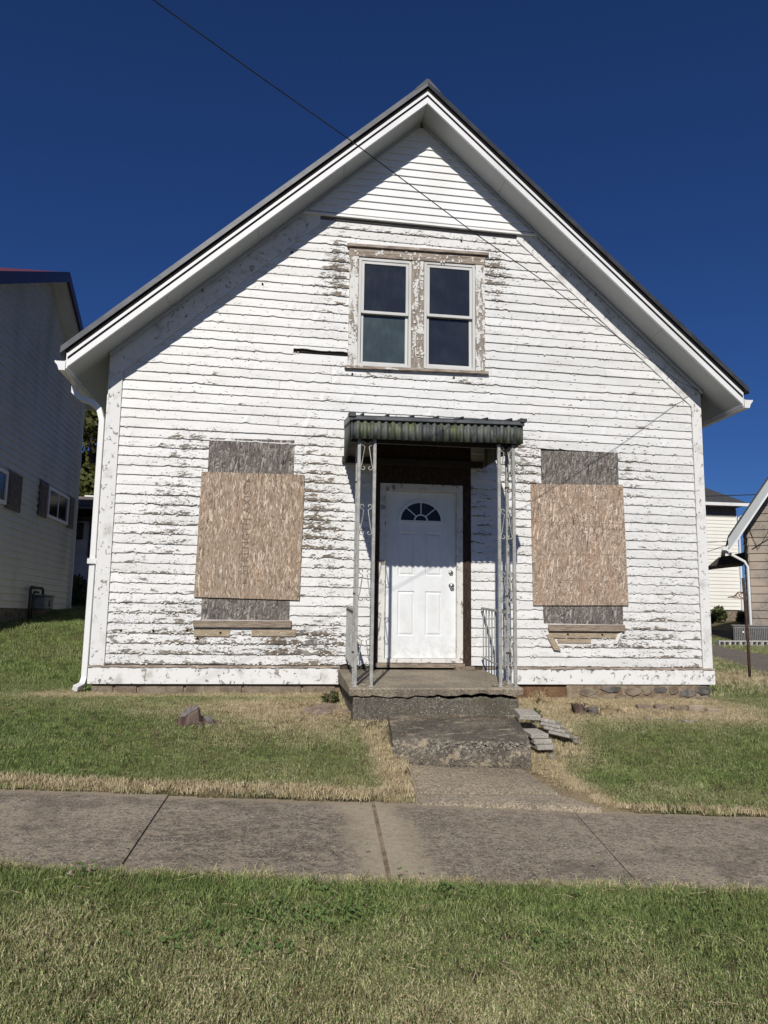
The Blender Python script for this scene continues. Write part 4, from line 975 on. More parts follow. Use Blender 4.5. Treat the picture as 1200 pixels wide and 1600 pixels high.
# windows with shutters
def nwin(y0, y1, z0, z1, sh0, sh1):
    w = MB(); f = .06; XW = XN+.022
    w.box(XW+.01, XW+.045, y0, y0+f, z0, z1); w.box(XW+.01, XW+.045, y1-f, y1, z0, z1); w.box(XW+.01, XW+.045, y0+f, y1-f, z0, z0+f); w.box(XW+.01, XW+.045, y0+f, y1-f, z1-f, z1)
    wf = w.build('window', 'vinyl_white', NB); box('pane', 'glass', wf, XW+.012, XW+.02, y0+f-.01, y1-f+.01, z0+f-.01, z1-f+.01)
    box('muntin', 'vinyl_white', wf, XW+.02, XW+.03, (y0+y1)/2-.015, (y0+y1)/2+.015, z0+f, z1-f)
    for (a, b_) in (sh0, sh1):
        s = MB(); s.box(XW+.01, XW+.04, a, b_, z0-.04, z1+.04); so = s.build('shutter', 'shutter', NB, bevel=.006)
        for q in range(9):
            zz = z0+.03+(z1-z0-.06)*q/9; box('louvre', 'shutter', so, XW+.04, XW+.052, a+.05, b_-.05, zz, zz+.045)
nwin(2.95+.35, 4.25, 2.58, 3.15, (3.0, 3.28), (4.30, 4.98))
nwin(6.55, 8.0, 2.68, 3.30, (6.05, 6.5), (8.05, 8.45))
m = MB(); m.tube([(XN+.06, yfw+.02, 5.6), (XN+.06, yfw+.02, zb_+.08), (XN+.12, yfw-.0, zb_+.0), (XN+.45, yfw+.05, zb_-.16)], .042, square=True); m.build('downspout', 'vinyl_neigh', NB)
GM = thing('gas_meter', 'grey gas meter with bent pipe on the left neighbour house', 'gas meter')
m = MB(); m.tube([(XN+.14, 5.62, .5), (XN+.14, 5.62, 1.20), (XN+.14, 5.66, 1.25), (XN+.14, 6.3, 1.25), (XN+.14, 6.36, 1.22), (XN+.14, 6.36, 1.10)], .026, 8); m.build('pipe', 'darkmetal', GM, smooth=True)
m = MB(); m.tube([(XN+.14, 5.78, .5), (XN+.14, 5.78, 1.12), (XN+.14, 5.86, 1.17), (XN+.14, 6.1, 1.17)], .02, 8); m.build('pipe', 'darkmetal', GM, smooth=True)
MB().box(XN+.05, XN+.28, 6.12, 6.62, .84, 1.10).build('meter_body', 'meter', GM, bevel=.03)
m = MB(); m.tube([(XN+.28, 6.36, .97), (XN+.31, 6.36, .97)], .07, 12); m.build('dial', 'meter', GM)
box('meter_cap', 'meter', GM, XN+.04, XN+.29, 6.08, 6.66, 1.10, 1.13, .006)

# shed behind left
SH = thing('back_shed', 'pale grey shed with dark low roof behind the left neighbour house', 'shed')
zg = 1.05
box('wall', 'shedwall', SH, -4.6, 1.2, 12, 16, zg-.3, 3.25); box('roof', 'shedroof', SH, -5.0, 1.5, 11.5, 16.4, 3.62, 3.78)
box('fascia', 'shutter', SH, -5.0, 1.5, 11.45, 11.5, 3.60, 3.84); box('soffit', 'shedroof', SH, -4.9, 1.4, 11.55, 12.0, 3.25, 3.3)
box('roof_vent', 'vinyl_white', SH, -3.35, -3.05, 12.4, 12.7, 3.78, 4.02, .02)
for x in (-3.42, -3.0): box('post', 'shedroof', SH, x-.04, x+.04, 11.94, 11.99, 2.3, 3.25)
box('dark_hatch', 'shedroof', SH, -3.40, -3.2, 11.95, 11.99, 2.75, 3.2)
MB().prism([(11.0, 3.45), (12, 3.62), (12, 3.68), (11.0, 3.51)], 'x', -4.2, -2.2).build('lean_to_roof', 'shutter', SH)

# ================================================================== RIGHT HOUSES
CH = thing('cream_house', 'cream sided house with dark hipped shingle roof far behind on the right', 'house')
hy = 28.0; cxa, cxb = 16.0, 26.25; cz0, cz1 = 1.42, 6.55
box('wall', 'vinyl_cream', CH, cxa, cxb, hy, hy+9, cz0, cz1+.4); box('foundation', 'stone_tan', CH, cxa, cxb-.03, hy+.03, hy+9, .5, cz0)
z = cz0
while z < cz1-.02:
    MB().hexa([(cxa, hy-.03, z), (cxb, hy-.03, z), (cxb, hy, z), (cxa, hy, z), (cxa, hy-.006, z+.19), (cxb, hy-.006, z+.19), (cxb, hy, z+.19), (cxa, hy, z+.19)]).build('siding_course', 'vinyl_cream', CH); z += .19
box('corner_trim', 'vinyl_cream', CH, cxb-.0, cxb+.05, hy-.04, hy+.1, cz0, cz1+.2)
box('frieze', 'shutter', CH, cxa, cxb+.02, hy-.04, hy, cz1-.16, cz1+.34)
box('gutter', 'gutter', CH, cxa, cxb+.75, hy-.62, hy-.5, cz1+.34, cz1+.50)
m = MB(); m.tube([(cxb+.7, hy-.55, cz1+.34), (cxb+.6, hy-.5, cz1+.1), (cxb+.12, hy-.1, cz1-.2), (cxb+.1, hy-.1, cz0-.3)], .05, 6); m.build('downspout', 'gutter', CH)
ov = .6; A = (cxa-ov, hy-ov, cz1+.45); B = (cxb+ov, hy-ov, cz1+.45); C_ = (cxb+ov, hy+9+ov, cz1+.45); D_ = (cxa-ov, hy+9+ov, cz1+.45)
R1 = (cxa+3, hy+4.5, cz1+3.1); R2 = (cxb-1.7, hy+4.5, cz1+3.1)
m = MB(); m.quad(A, B, R2, R1); m.tri(B, C_, R2); m.quad(C_, D_, R1, R2); m.tri(D_, A, R1); m.quad(A, D_, C_, B); m.build('hip_roof', 'brownroof', CH)
BH = thing('brown_house', 'weathered brown sided house with steep gable and white downspout at the right edge', 'house')
by = 16.0; bx = 18.88; bs = 1.50; bz0 = .35
def brz(x): return 3.62+bs*(x-18.2)
ridx = bx+4.3
MB().prism([(bx, -.2), (bx+8.6, -.2), (bx+8.6, brz(bx)-.1), (ridx, brz(ridx)-.15), (bx, brz(bx)-.15)], 'y', by, by+3).build('wall', 'shake', BH)
z = bz0
while z < 10.5:
    h = .29; xa = max(bx, 18.2+(z-3.62)/bs+.12); xb = min(bx+8.6, 2*ridx-xa)
    if xb-xa < .3: break
    x = xa
    while x < min(xb, 23.5):
        x2 = min(xb, x+random.uniform(1.2, 2.4)); hz = random.uniform(-.008, .008)
        MB().hexa([(x+.006, by-.045, z+hz), (x2-.006, by-.045, z+hz), (x2-.006, by, z+hz), (x+.006, by, z+hz), (x+.006, by-.012, z+h), (x2-.006, by-.012, z+h), (x2-.006, by, z+h), (x+.006, by, z+h)]).build('shingle', 'shake', BH); x = x2
    z += h
z = bz0
while z < 4.2:
    MB().hexa([(bx-.04, by, z), (bx, by, z), (bx, by+3, z), (bx-.04, by+3, z), (bx-.012, by, z+.29), (bx, by, z+.29), (bx, by+3, z+.29), (bx-.012, by+3, z+.29)]).build('side_course', 'shake', BH); z += .29
box('foundation', 'stone_dark', BH, bx+.02, bx+8.5, by-.01, by+.3, -.3, bz0)
def bslab(name, mat, o0, o1, y0, y1, xa=18.2, xb=None):
    xb = xb or ridx
    MB().hexa([(xa, y0, brz(xa)+o0), (xb, y0, brz(xb)+o0), (xb, y1, brz(xb)+o0), (xa, y1, brz(xa)+o0), (xa, y0, brz(xa)+o1), (xb, y0, brz(xb)+o1), (xb, y1, brz(xb)+o1), (xa, y1, brz(xa)+o1)]).build(name, mat, BH)
bslab('roof', 'brownroof', .12, .22, by-.72, by+3.0); bslab('rake_fascia', 'soffit', -.38, .12, by-.70, by-.66); bslab('rake_soffit', 'soffit', -.20, -.17, by-.66, by)
bslab('rake_fascia_lower', 'fascia', -.42, -.32, by-.72, by-.70)
MB().hexa([(ridx, by-.72, brz(ridx)+.12), (2*ridx-18.2, by-.72, 3.74), (2*ridx-18.2, by+3, 3.74), (ridx, by+3, brz(ridx)+.12), (ridx, by-.72, brz(ridx)+.22), (2*ridx-18.2, by-.72, 3.84), (2*ridx-18.2, by+3, 3.84), (ridx, by+3, brz(ridx)+.22)]).build('roof', 'brownroof', BH)
box('gutter', 'gutter', BH, 18.0, 18.14, by-.5, by+3, 3.35, 3.46)
m = MB(); m.tube([(18.07, by-.3, 3.34), (18.3, by-.25, 3.2), (18.72, by-.12, 2.95), (18.82, by-.12, 2.75), (18.82, by-.12, .5)], .05, 6); m.build('downspout', 'gutter', BH)
MB().hexa([(17.5, by+2.2, 2.95), (18.9, by+2.2, 3.1), (18.9, by+6, 3.2), (17.5, by+6, 3.05), (17.9, by+2.2, 3.3), (18.9, by+2.2, 3.5), (18.9, by+6, 3.6), (17.9, by+6, 3.4)]).build('porch_roof', 'shedroof', BH)
m = MB(); m.tube([(bx-.01, by-.06, 4.3), (bx+.3, by-.08, 3.4), (bx+.7, by-.08, 4.1), (bx+1.3, by-.08, 4.2), (bx+2.2, by-.08, 5.2)], .012, 5); m.build('wall_cable', 'cable', BH)
m = MB(); m.tube([(bx+.1, by-.06, 3.4), (bx+.7, by-.08, 3.8), (bx+1.6, by-.08, 4.3)], .012, 5); m.build('wall_cable', 'cable', BH)
m = MB(); wy = lambda t: (8+13.*t, 19.-3.8*t, 5.2+.2*t+.45*((t-.7)**2)*1.); m.tube([wy(i/16) for i in range(17)], .018, 5); tag(m.build('utility_cable', 'cable', smooth=True), 'thin dark cable strung to the brown house in front of the sky', 'cable')
m = MB(); m.tube([(17., 26, 4.3), (21, 26.5, 4.55), (26.2, 27.9, 5.1)], .014, 5); tag(m.build('utility_cable', 'cable', smooth=True), 'thin sagging cable in front of the cream house wall', 'cable')
BH.rotation_euler = (0, 0, math.radians(-31)); _p = Vector((bx, by, 0)); BH.location = _p-Matrix.Rotation(math.radians(-31), 3, 'Z') @ _p
# A/C unit
ax, ay = 17.45, 14.95; azg = float(gz(ax, ay))
AC = thing('air_conditioner', 'grey outdoor air conditioner unit beside the brown house', 'air conditioner', (ax, ay, azg+.02), math.radians(-29))
MB().box(0, 1.45, 0, .8, 0, .62).build('body', 'ac', AC, bevel=.02)
for k in range(22): box('fin', 'acdark', AC, .03+k*.055, .055+k*.055, -.008, .002, .06, .56)
for k in range(12): box('fin', 'acdark', AC, -.008, .002, .03+k*.06, .055+k*.06, .06, .56)
box('top_cover', 'ac', AC, -.02, 1.47, -.02, .82, .62, .67, .01)
box('label_plate', 'fascia', AC, 1.25, 1.40, -.014, -.008, .36, .54); box('label_plate', 'fascia', AC, 1.25, 1.43, -.014, -.008, .14, .28)
box('vent_louvre', 'fascia', AC, .28, .33, -.014, -.008, .40, .46)
for k in range(9):
    x = 16.35+k*.40; y = 14.05+.02*k; zz = float(gz(x, y))
    if k == 0: protos = None
    B_ = thing('cinder_block', ['cinder block at the left end of the row by the air conditioner', 'second cinder block from the left in the row by the air conditioner', 'third cinder block from the left in the row by the air conditioner', 'fourth cinder block from the left in the row by the air conditioner', 'fifth cinder block from the left in the row by the air conditioner', 'sixth cinder block from the left in the row by the air conditioner', 'seventh cinder block from the left in the row by the air conditioner', 'eighth cinder block from the left in the row by the air conditioner', 'cinder block at the right end of the row by the air conditioner'][k], 'cinder block', (x, y, zz), random.uniform(-.06, .06), 'cinder blocks in a row by the air conditioner')
    if protos is None:
        m = MB(); m.box(0, .39, 0, .2, 0, .045); m.box(0, .39, 0, .2, .155, .20); m.box(0, .045, 0, .2, .045, .155); m.box(.345, .39, 0, .2, .045, .155); m.box(.175, .215, 0, .2, .045, .155); o = m.build('block', 'block', B_); protos = o
        o2 = box('core_back_plate', 'block', B_, .046, .344, .15, .16, .046, .154)  # plate closing the block cores, in plain block grey
    else:
        for q in (protos, o2): c = q.copy(); COL.objects.link(c); c.parent = B_
# rusty post with bracket
pzg = float(gz(9.95, 2.95))
RP = thing('rusty_post', 'thin rusty iron post with scrolled bracket standing by the driveway', 'post', (10.03, 2.95, pzg))
m = MB(); m.tube([(0, 0, -.05), (.0, 0, .6), (-.01, 0, 1.2), (-.03, 0, 1.72)], .024, 8); m.build('pole', 'rust', RP, smooth=True)
m = MB(); m.tube([(-.02, 0, 1.47), (-.12, 0, 1.48), (-.22, 0, 1.40), (-.33, 0, 1.385)], .010, 6); m.build('bracket_arm', 'rust', RP, smooth=True)
m = MB(); m.tube([(-.02, 0, 1.36), (-.12, 0, 1.37), (-.22, 0, 1.385), (-.33, 0, 1.385)], .008, 6); m.build('bracket_arm', 'rust_light', RP, smooth=True)
for (qx, qz, r) in ((-.07, 1.42, .04), (-.14, 1.42, .03), (-.20, 1.395, .02)):
    m = MB(); m.tube([(qx+r*math.cos(a/10*6.28), 0, qz+r*math.sin(a/10*6.28)) for a in range(11)], .008, 6); m.build('bracket_curl', 'rust_light', RP, smooth=True)

# ================================================================== LEAVES, TREES, BUSHES
def leaf_mat(name, a, b_, c_=None):
    t = NT(name); oi = t.n('ObjectInfo'); n = t.noise(2.5, 3, .6); f = t.noise(37, 2, .6)
    c = t.mix(t.ramp(n, .35, .65), a, b_); c = t.mix(t.ramp(f, .45, .62), c, c_ or b_)
    t.setv(t.b.inputs['Base Color'], c); t.b.inputs['Roughness'].default_value = .6; t.b.inputs['Specular IOR Level'].default_value = .25
    tr = t.n('BsdfTranslucent'); t.l(c, tr.inputs[0]); mx = t.n('MixShader'); mx.inputs[0].default_value = .25; t.l(t.b.outputs[0], mx.inputs[1]); t.l(tr.outputs[0], mx.inputs[2]); t.l(mx.outputs[0], t.out.inputs[0])
    return t.m
M['leaf'] = leaf_mat('tree_leaf', (.045, .06, .012, 1), (.10, .115, .03, 1), (.14, .13, .035, 1))
M['bushleaf'] = leaf_mat('bush_leaf', (.05, .065, .02, 1), (.12, .14, .05, 1))
def crown(clusters, n, s, name, mat, parent, seed):
    r = np.random.default_rng(seed); V = []; F = []
    tot = sum(c[3]**2 for c in clusters)
    for (x, y, z, R) in clusters:
        k = int(n*R*R/tot)
        d = r.normal(size=(k, 3)); d /= np.linalg.norm(d, axis=1)[:, None]; rad = R*(.55+.5*r.random(k))
        # lumpy sub-clusters
        P = np.array([x, y, z])+d*rad[:, None]*np.array([1, 1, .85])
        a = r.normal(size=(k, 3)); a /= np.linalg.norm(a, axis=1)[:, None]; b_ = np.cross(a, d+1e-3); b_ /= np.linalg.norm(b_, axis=1)[:, None]
        ss = s*(.6+.8*r.random(k))[:, None]
        q = np.stack([P-a*ss, P+b_*ss*.5, P+a*ss, P-b_*ss*.5], 1).reshape(-1, 3); i0 = len(V); V += q.tolist()
        F += [(i0+4*j, i0+4*j+1, i0+4*j+2, i0+4*j+3) for j in range(k)]
    me = bpy.data.meshes.new(name); me.from_pydata(V, [], F); me.materials.append(M[mat]); o = bpy.data.objects.new(name, me); COL.objects.link(o); o.parent = parent; return o
def tree(label, x, y, h, R, seed, n=26000):
    zg_ = float(gz(x, y)); T = thing('leafy_tree', label, 'tree', (x, y, zg_)); r = random.Random(seed)
    m = MB(); m.tube([(0, 0, -.2), (.1, 0, h*.3), (.0, .1, h*.7)], [.35, .25, .1], 10)
    cl = []
    for k in range(26):
        a = r.uniform(0, 6.28); rr = R*math.sqrt(r.random())*.8; zz = h*.25+h*.72*r.random(); q = R*r.uniform(.22, .42)
        cl.append((rr*math.cos(a)*(1-.3*abs(zz/h-.5)), rr*math.sin(a), zz, q))
        if k < 8: m.tube([(0, 0, h*.3+k*.05*h), (rr*.5*math.cos(a), rr*.5*math.sin(a), zz*.8), (rr*math.cos(a), rr*math.sin(a), zz)], [.1, .06, .02], 6)
    m.build('trunk', 'bark', T, smooth=True); crown(cl, n, .13, 'crown', 'leaf', T, seed)
tree('tall dark green tree rising behind the back shed', -5.3, 21., 7.6, 3.6, 5)
tree('broad green tree further back behind the shed roof', -9.5, 31, 9.5, 4.5, 8, 22000)
tree('green tree hidden mostly behind the main house', -.5, 24., 6.6, 3.4, 11, 18000)
def bush(label, x, y, R, n, seed, s=.05, name='bush', mat='bushleaf', grp=None, zs=1.):
    zg_ = float(gz(x, y)); T = thing(name, label, 'bush', (x, y, zg_), group=grp)
    m = MB(); r = random.Random(seed)
    for k in range(9): a = r.uniform(0, 6.28); q = r.uniform(.4, .9)*R; m.tube([(0, 0, -.02), (q*.4*math.cos(a), q*.4*math.sin(a), R*.6*zs), (q*math.cos(a), q*math.sin(a), R*1.2*zs)], [.012, .009, .004], 5)
    m.build('stem', 'bark', T); crown([(r.uniform(-.5, .5)*R, r.uniform(-.5, .5)*R, R*zs*r.uniform(.4, 1.1), R*r.uniform(.35, .6)) for _ in range(7)], n, s, 'foliage', mat, T, seed)
bush('spiky green bush beside the far corner of the main house', 21.3, 23.2, .55, 1500, 3, .10)
bush('low scrubby bush along the cream house foundation', 24.3, 27.0, .55, 1300, 4, .08)
bush('brownish bush at the right end of the cream house wall', 25.6, 26.8, .42, 900, 14, .08)
bush('dark overgrown bush against the back shed wall', -3.15, 10.7, .55, 1600, 6, .06)
bush('dark low bush beside the left downspout foot', -2.5, 9.9, .38, 1000, 16, .05)

# ================================================================== SMALL THINGS ON THE GROUND
# stump
def stump(label, x, y, r, h, tiltv, seed):
    T = thing('tree_stump', label, 'stump', (x, y, float(gz(x, y))-.03)); rr = random.Random(seed); m = MB(); N_ = 14
    top = []
    for j, zz in enumerate((0, .45, .9, 1.)):
        for k in range(N_):
            a = 2*math.pi*k/N_; q = r*(1.15-.2*zz if j < 3 else .85)*(1+.16*math.sin(3*a+seed)+.08*math.sin(7*a)+rr.uniform(-.04, .04)); m.v.append((q*math.cos(a), q*math.sin(a), h*zz*(.82+.30*math.cos(a-tiltv))))
    for j in range(3):
        for k in range(N_): k2 = (k+1) % N_; m.f.append((j*N_+k, j*N_+k2, (j+1)*N_+k2, (j+1)*N_+k))
    m.build('trunk', 'bark', T)
    m2 = MB(); base = [m.v[3*N_+k] for k in range(N_)]; m2.v = [(p[0]*.97, p[1]*.97, p[2]+.004) for p in base]+[(0, 0, h*.85)]
    for k in range(N_): m2.f.append((k, (k+1) % N_, N_))
    m2.build('cut_face', 'cutwood', T)
stump('short grey tree stump with slanted cut on the left lawn', 1.27, -1.62, .10, .17, .6, 2)
stump('small split stump remnant right of the larger stump', 1.47, -1.66, .055, .10, 2.2, 5)
for k, (x, y, s, lb) in enumerate(((1.55, -1.64, .04, 'small bark chunk rightmost beside the stumps'), (1.395, -1.72, .03, 'small bark chunk lying between the two stumps'))):
    tag(stone(x-s, x+s, y-s, y+s, float(gz(x, y))-.01, float(gz(x, y))+s, 'bark', None, 'bark_chunk', .014), lb, 'bark chunk')
# flat slates left of the porch
for k, (x, y, w, d, rz, lb) in enumerate(((2.60, -1.05, .15, .10, .3, 'broken slate piece nearest the porch side wall'), (2.45, -1.22, .10, .08, -.2, 'broken slate piece leftmost in the dry grass'), (2.72, -1.30, .12, .05, .1, 'narrow slate strip by the porch corner'), (2.56, -1.33, .10, .04, -.4, 'narrow slate strip in front of the other slates'), (2.70, -.62, .07, .06, .4, 'pale stone lump against the porch base'))):
    z0 = float(gz(x, y)); m = MB(); c, s = math.cos(rz), math.sin(rz)
    P = [(-w, -d), (w, -d*.7), (w*.8, d), (-w*.7, d*.8)]; P = [(x+c*a-s*b_, y+s*a+c*b_) for a, b_ in P]
    tag(m.hexa([(p[0], p[1], z0) for p in P]+[(p[0], p[1], z0+.03+.012*i) for i, p in enumerate(P)]).build('slate_piece' if k < 4 else 'stone_lump', 'slate' if k < 4 else 'chipped', bevel=.004), lb, 'slate' if k < 4 else 'stone')
# pavers stacked right of the step
def paver(x, y, z, w, d, h, rz, ry, label, rx=0.):
    o = MB().hexa([(-w, -d, 0), (w, -d, 0), (w*.9, d, 0), (-w*.9, d, 0), (-w, -d, h), (w, -d, h), (w*.9, d, h), (-w*.9, d, h)]).build('paver', 'paver', bevel=.006)
    o.location = (x, y, z); o.rotation_euler = (rx, ry, rz); tag(o, label, 'paver', 'grey pavers piled beside the step')
g0 = float(gz(4.5, -2.3))
for k in range(3): paver(4.46+.012*k, -2.18-.035*k, g0+.045+.045*(2-k), .085, .13, .042, .05+.03*k, .0, ['top paver of the front stack beside the step', 'middle paver of the front stack beside the step', 'lowest paver of the front stack beside the step'][k], .05)
paver(4.50, -1.84, -.150, .105, .13, .05, -.05, .04, 'single large paver lying highest at the back, against the step corner', .12)
for k in range(4): paver(4.68+.030*k, -1.92-.040*k, -.20-.036*k, .07, .11, .034, .75, .26, ['uppermost paver of the leaning fan on the right', 'second paver of the leaning fan on the right', 'third paver of the leaning fan on the right', 'lowest paver of the leaning fan on the right'][k], .10)
tag(stone(4.84, 4.90, -2.16, -2.09, -.36, -.29, 'chipped', None, 'pale_rubble', .012), 'pale stone lump at the right foot of the paver pile', 'stone')
tag(stone(4.50, 4.57, -2.44, -2.38, -.48, -.405, 'chipped', None, 'pale_rubble', .012), 'pale stone lump in front of the front paver stack', 'stone')
tag(stone(4.38, 4.44, -2.48, -2.42, -.48, -.42, 'chipped', None, 'pale_rubble', .012), 'pale stone lump beside the step front corner', 'stone')
# edging on the right
E_l = ['brown edging brick leftmost of the row by the foundation', 'brown edging brick second from left by the foundation', 'brown edging brick third from left by the foundation']
for k in range(3):
    x = 6.15+k*.19; y = -.78-.05*k; z0 = float(gz(x, y)); tag(stone(x, x+.17, y-.05, y+.04, z0-.03, z0+.055, 'slate', None, 'edging_brick', .006), E_l[k], 'edging brick', 'edging bricks on the right lawn')
for k in range(2):
    x = 6.68+k*.20; y = -.93-.03*k; z0 = float(gz(x, y)); tag(stone(x, x+.18, y-.05, y+.05, z0-.03, z0+.075-.02*k, 'edging', None, 'edging_stone', .008), ['taller tan edging stone beside the brown bricks', 'rightmost tan edging stone on the right lawn'][k], 'edging stone')
z0 = float(gz(6.3, -1.3))
for k, (x, y, w) in enumerate(((6.15, -1.35, .09), (6.35, -1.42, .11), (5.98, -1.28, .05))): tag(stone(x, x+w, y-.03, y+.03, float(gz(x, y))-.005, float(gz(x, y))+.03, 'chipped', None, 'stone_fragment', .008), ['middle pale stone fragment on the dry grass', 'rightmost pale stone fragment on the dry grass', 'leftmost small stone fragment on the dry grass'][k], 'stone')
# dead weed clump with roots
def weed(label, x, y, n, h, mat, seed, spread=1.):
    T = thing('dead_weed', label, 'weed', (x, y, float(gz(x, y)))); r = random.Random(seed); m = MB()
    for k in range(n):
        a = r.uniform(0, 6.28); l = r.uniform(.4, 1)*h; q = r.uniform(.3, 1.2)*h*spread; b0 = (r.uniform(-.04, .04)*spread, r.uniform(-.03, .03), 0)
        m.tube([b0, (b0[0]+q*.5*math.cos(a), b0[1]+q*.5*math.sin(a), l*.7), (b0[0]+q*math.cos(a+.4), b0[1]+q*math.sin(a+.4), l*r.uniform(.4, 1))], [.004, .003, .0015], 4)
    o = m.build('stems', mat, T); return T
weed('dark uprooted shrub stub with twigs near the right foundation', 5.42, -.95, 46, .16, 'bark', 4)
tag(stone(5.30, 5.42, -1.04, -.92, float(gz(5.4, -1))-.01, float(gz(5.4, -1))+.09, 'bark', None, 'root_stub', .03), 'dark gnarled root stub under the dead twigs', 'root')
tag(stone(5.48, 5.58, -1.02, -.94, float(gz(5.4, -1))-.01, float(gz(5.4, -1))+.07, 'stone_dark', None, 'dark_rock', .025), 'small dark rock beside the gnarled root stub', 'rock')
M['strawstem'] = simple('dry_straw', (.33, .25, .14), (.5, .41, .25), 20, .85, 0, .2)
weed('tall dry grass tuft against the right foundation', 5.15, -.35, 50, .22, 'strawstem', 9, .6)
weed('dry grass tuft right of the dark rock', 5.75, -.85, 36, .13, 'strawstem', 10, .8)
weed('straw tuft at the left corner of the porch', 2.70, -1.45, 40, .12, 'strawstem', 12, .8)
weed('straw tuft under the rusty post', 9.6, 2.7, 40, .16, 'strawstem', 13, .9)
bush('small green weed growing at the left porch corner', 2.66, -.75, .10, 260, 21, .02)
bush('small green weed growing at the right porch corner', 4.68, -1.5, .10, 240, 22, .02)
# seed heads and dry leaf on the near lawn
for k, (x, y, lb) in enumerate(((1.235, -5.17, 'pinkish dried seed head on the near lawn, right of the pair'), (1.165, -5.22, 'pinkish dried seed head on the near lawn, left of the pair'))):
    z0 = -.47 if False else float(gz(x, y))+.04; m = MB(); r = random.Random(k)
    for q in range(40):
        a = r.uniform(0, 6.28); e = r.uniform(0, 1.5); l = r.uniform(.008, .022); d = (math.cos(a)*math.cos(e)*l, math.sin(a)*math.cos(e)*l, math.sin(e)*l); m.tube([(x, y, z0), (x+d[0], y+d[1], z0+d[2])], [.0012, .0006], 3)
    tag(m.build('seed_head', 'seed'), lb, 'seed head')

# ================================================================== GRASS
def blade_clump(name, n, h, spread, wid, lean, seed, mat):
    r = random.Random(seed); V = []; F = []
    for k in range(n):
        bx_, by_ = r.gauss(0, spread), r.gauss(0, spread); a = r.uniform(0, 6.28); w = wid*r.uniform(.7, 1.3); H_ = h*r.uniform(.5, 1.15); ln = lean*r.uniform(.2, 1.3)*H_; d = r.uniform(0, 6.28)
        ca, sa = math.cos(a)*w, math.sin(a)*w; dx, dy = math.cos(d)*ln, math.sin(d)*ln; i = len(V)
        V += [(bx_-ca, by_-sa, -.01), (bx_+ca, by_+sa, -.01), (bx_+dx*.4+ca*.8, by_+dy*.4+sa*.8, H_*.6), (bx_+dx*.4-ca*.8, by_+dy*.4-sa*.8, H_*.6), (bx_+dx, by_+dy, H_*(1 if lean < 1 else .65))]
        F += [(i, i+1, i+2, i+3), (i+3, i+2, i+4)]
    me = bpy.data.meshes.new(name); me.from_pydata(V, [], F); me.materials.append(mat); return bpy.data.objects.new(name, me)
def grass_mat():
    t = NT('lawn_blades'); dry = t.attr('dry', 'INSTANCER'); rn = t.attr('rnd', 'INSTANCER'); P = t.geo
    g = t.mix(rn, (.050, .092, .020, 1), (.31, .40, .125, 1)); g = t.mix(t.ramp(t.noise(.9, 3, .5, P), .4, .65, 0, .6), g, (.24, .27, .10, 1))
    s = t.mix(rn, (.42, .335, .19, 1), (.80, .69, .46, 1))
    vn = t.noise(160, 1, .5, P); m = t.ramp(t.math('ADD', vn, t.math('MULTIPLY', t.math('SUBTRACT', dry, .42), .50)), .46, .54)
    c = t.mix(m, g, s)
    t.setv(t.b.inputs['Base Color'], c); t.b.inputs['Roughness'].default_value = .55; t.b.inputs['Specular IOR Level'].default_value = .3
    tr = t.n('BsdfTranslucent'); t.l(c, tr.inputs[0]); mx = t.n('MixShader'); mx.inputs[0].default_value = .3; t.l(t.b.outputs[0], mx.inputs[1]); t.l(tr.outputs[0], mx.inputs[2]); t.l(mx.outputs[0], t.out.inputs[0])
    return t.m
GMAT = grass_mat()
GC = bpy.data.collections.new('grass_clumps')
for k in range(4): GC.objects.link(blade_clump('clump_%d' % k, 15, .032, .022, .0021, .8, 30+k, GMAT))
for k in range(3): GC.objects.link(blade_clump('flat_%d' % k, 12, .05, .03, .0015, 1.9, 40+k, GMAT))
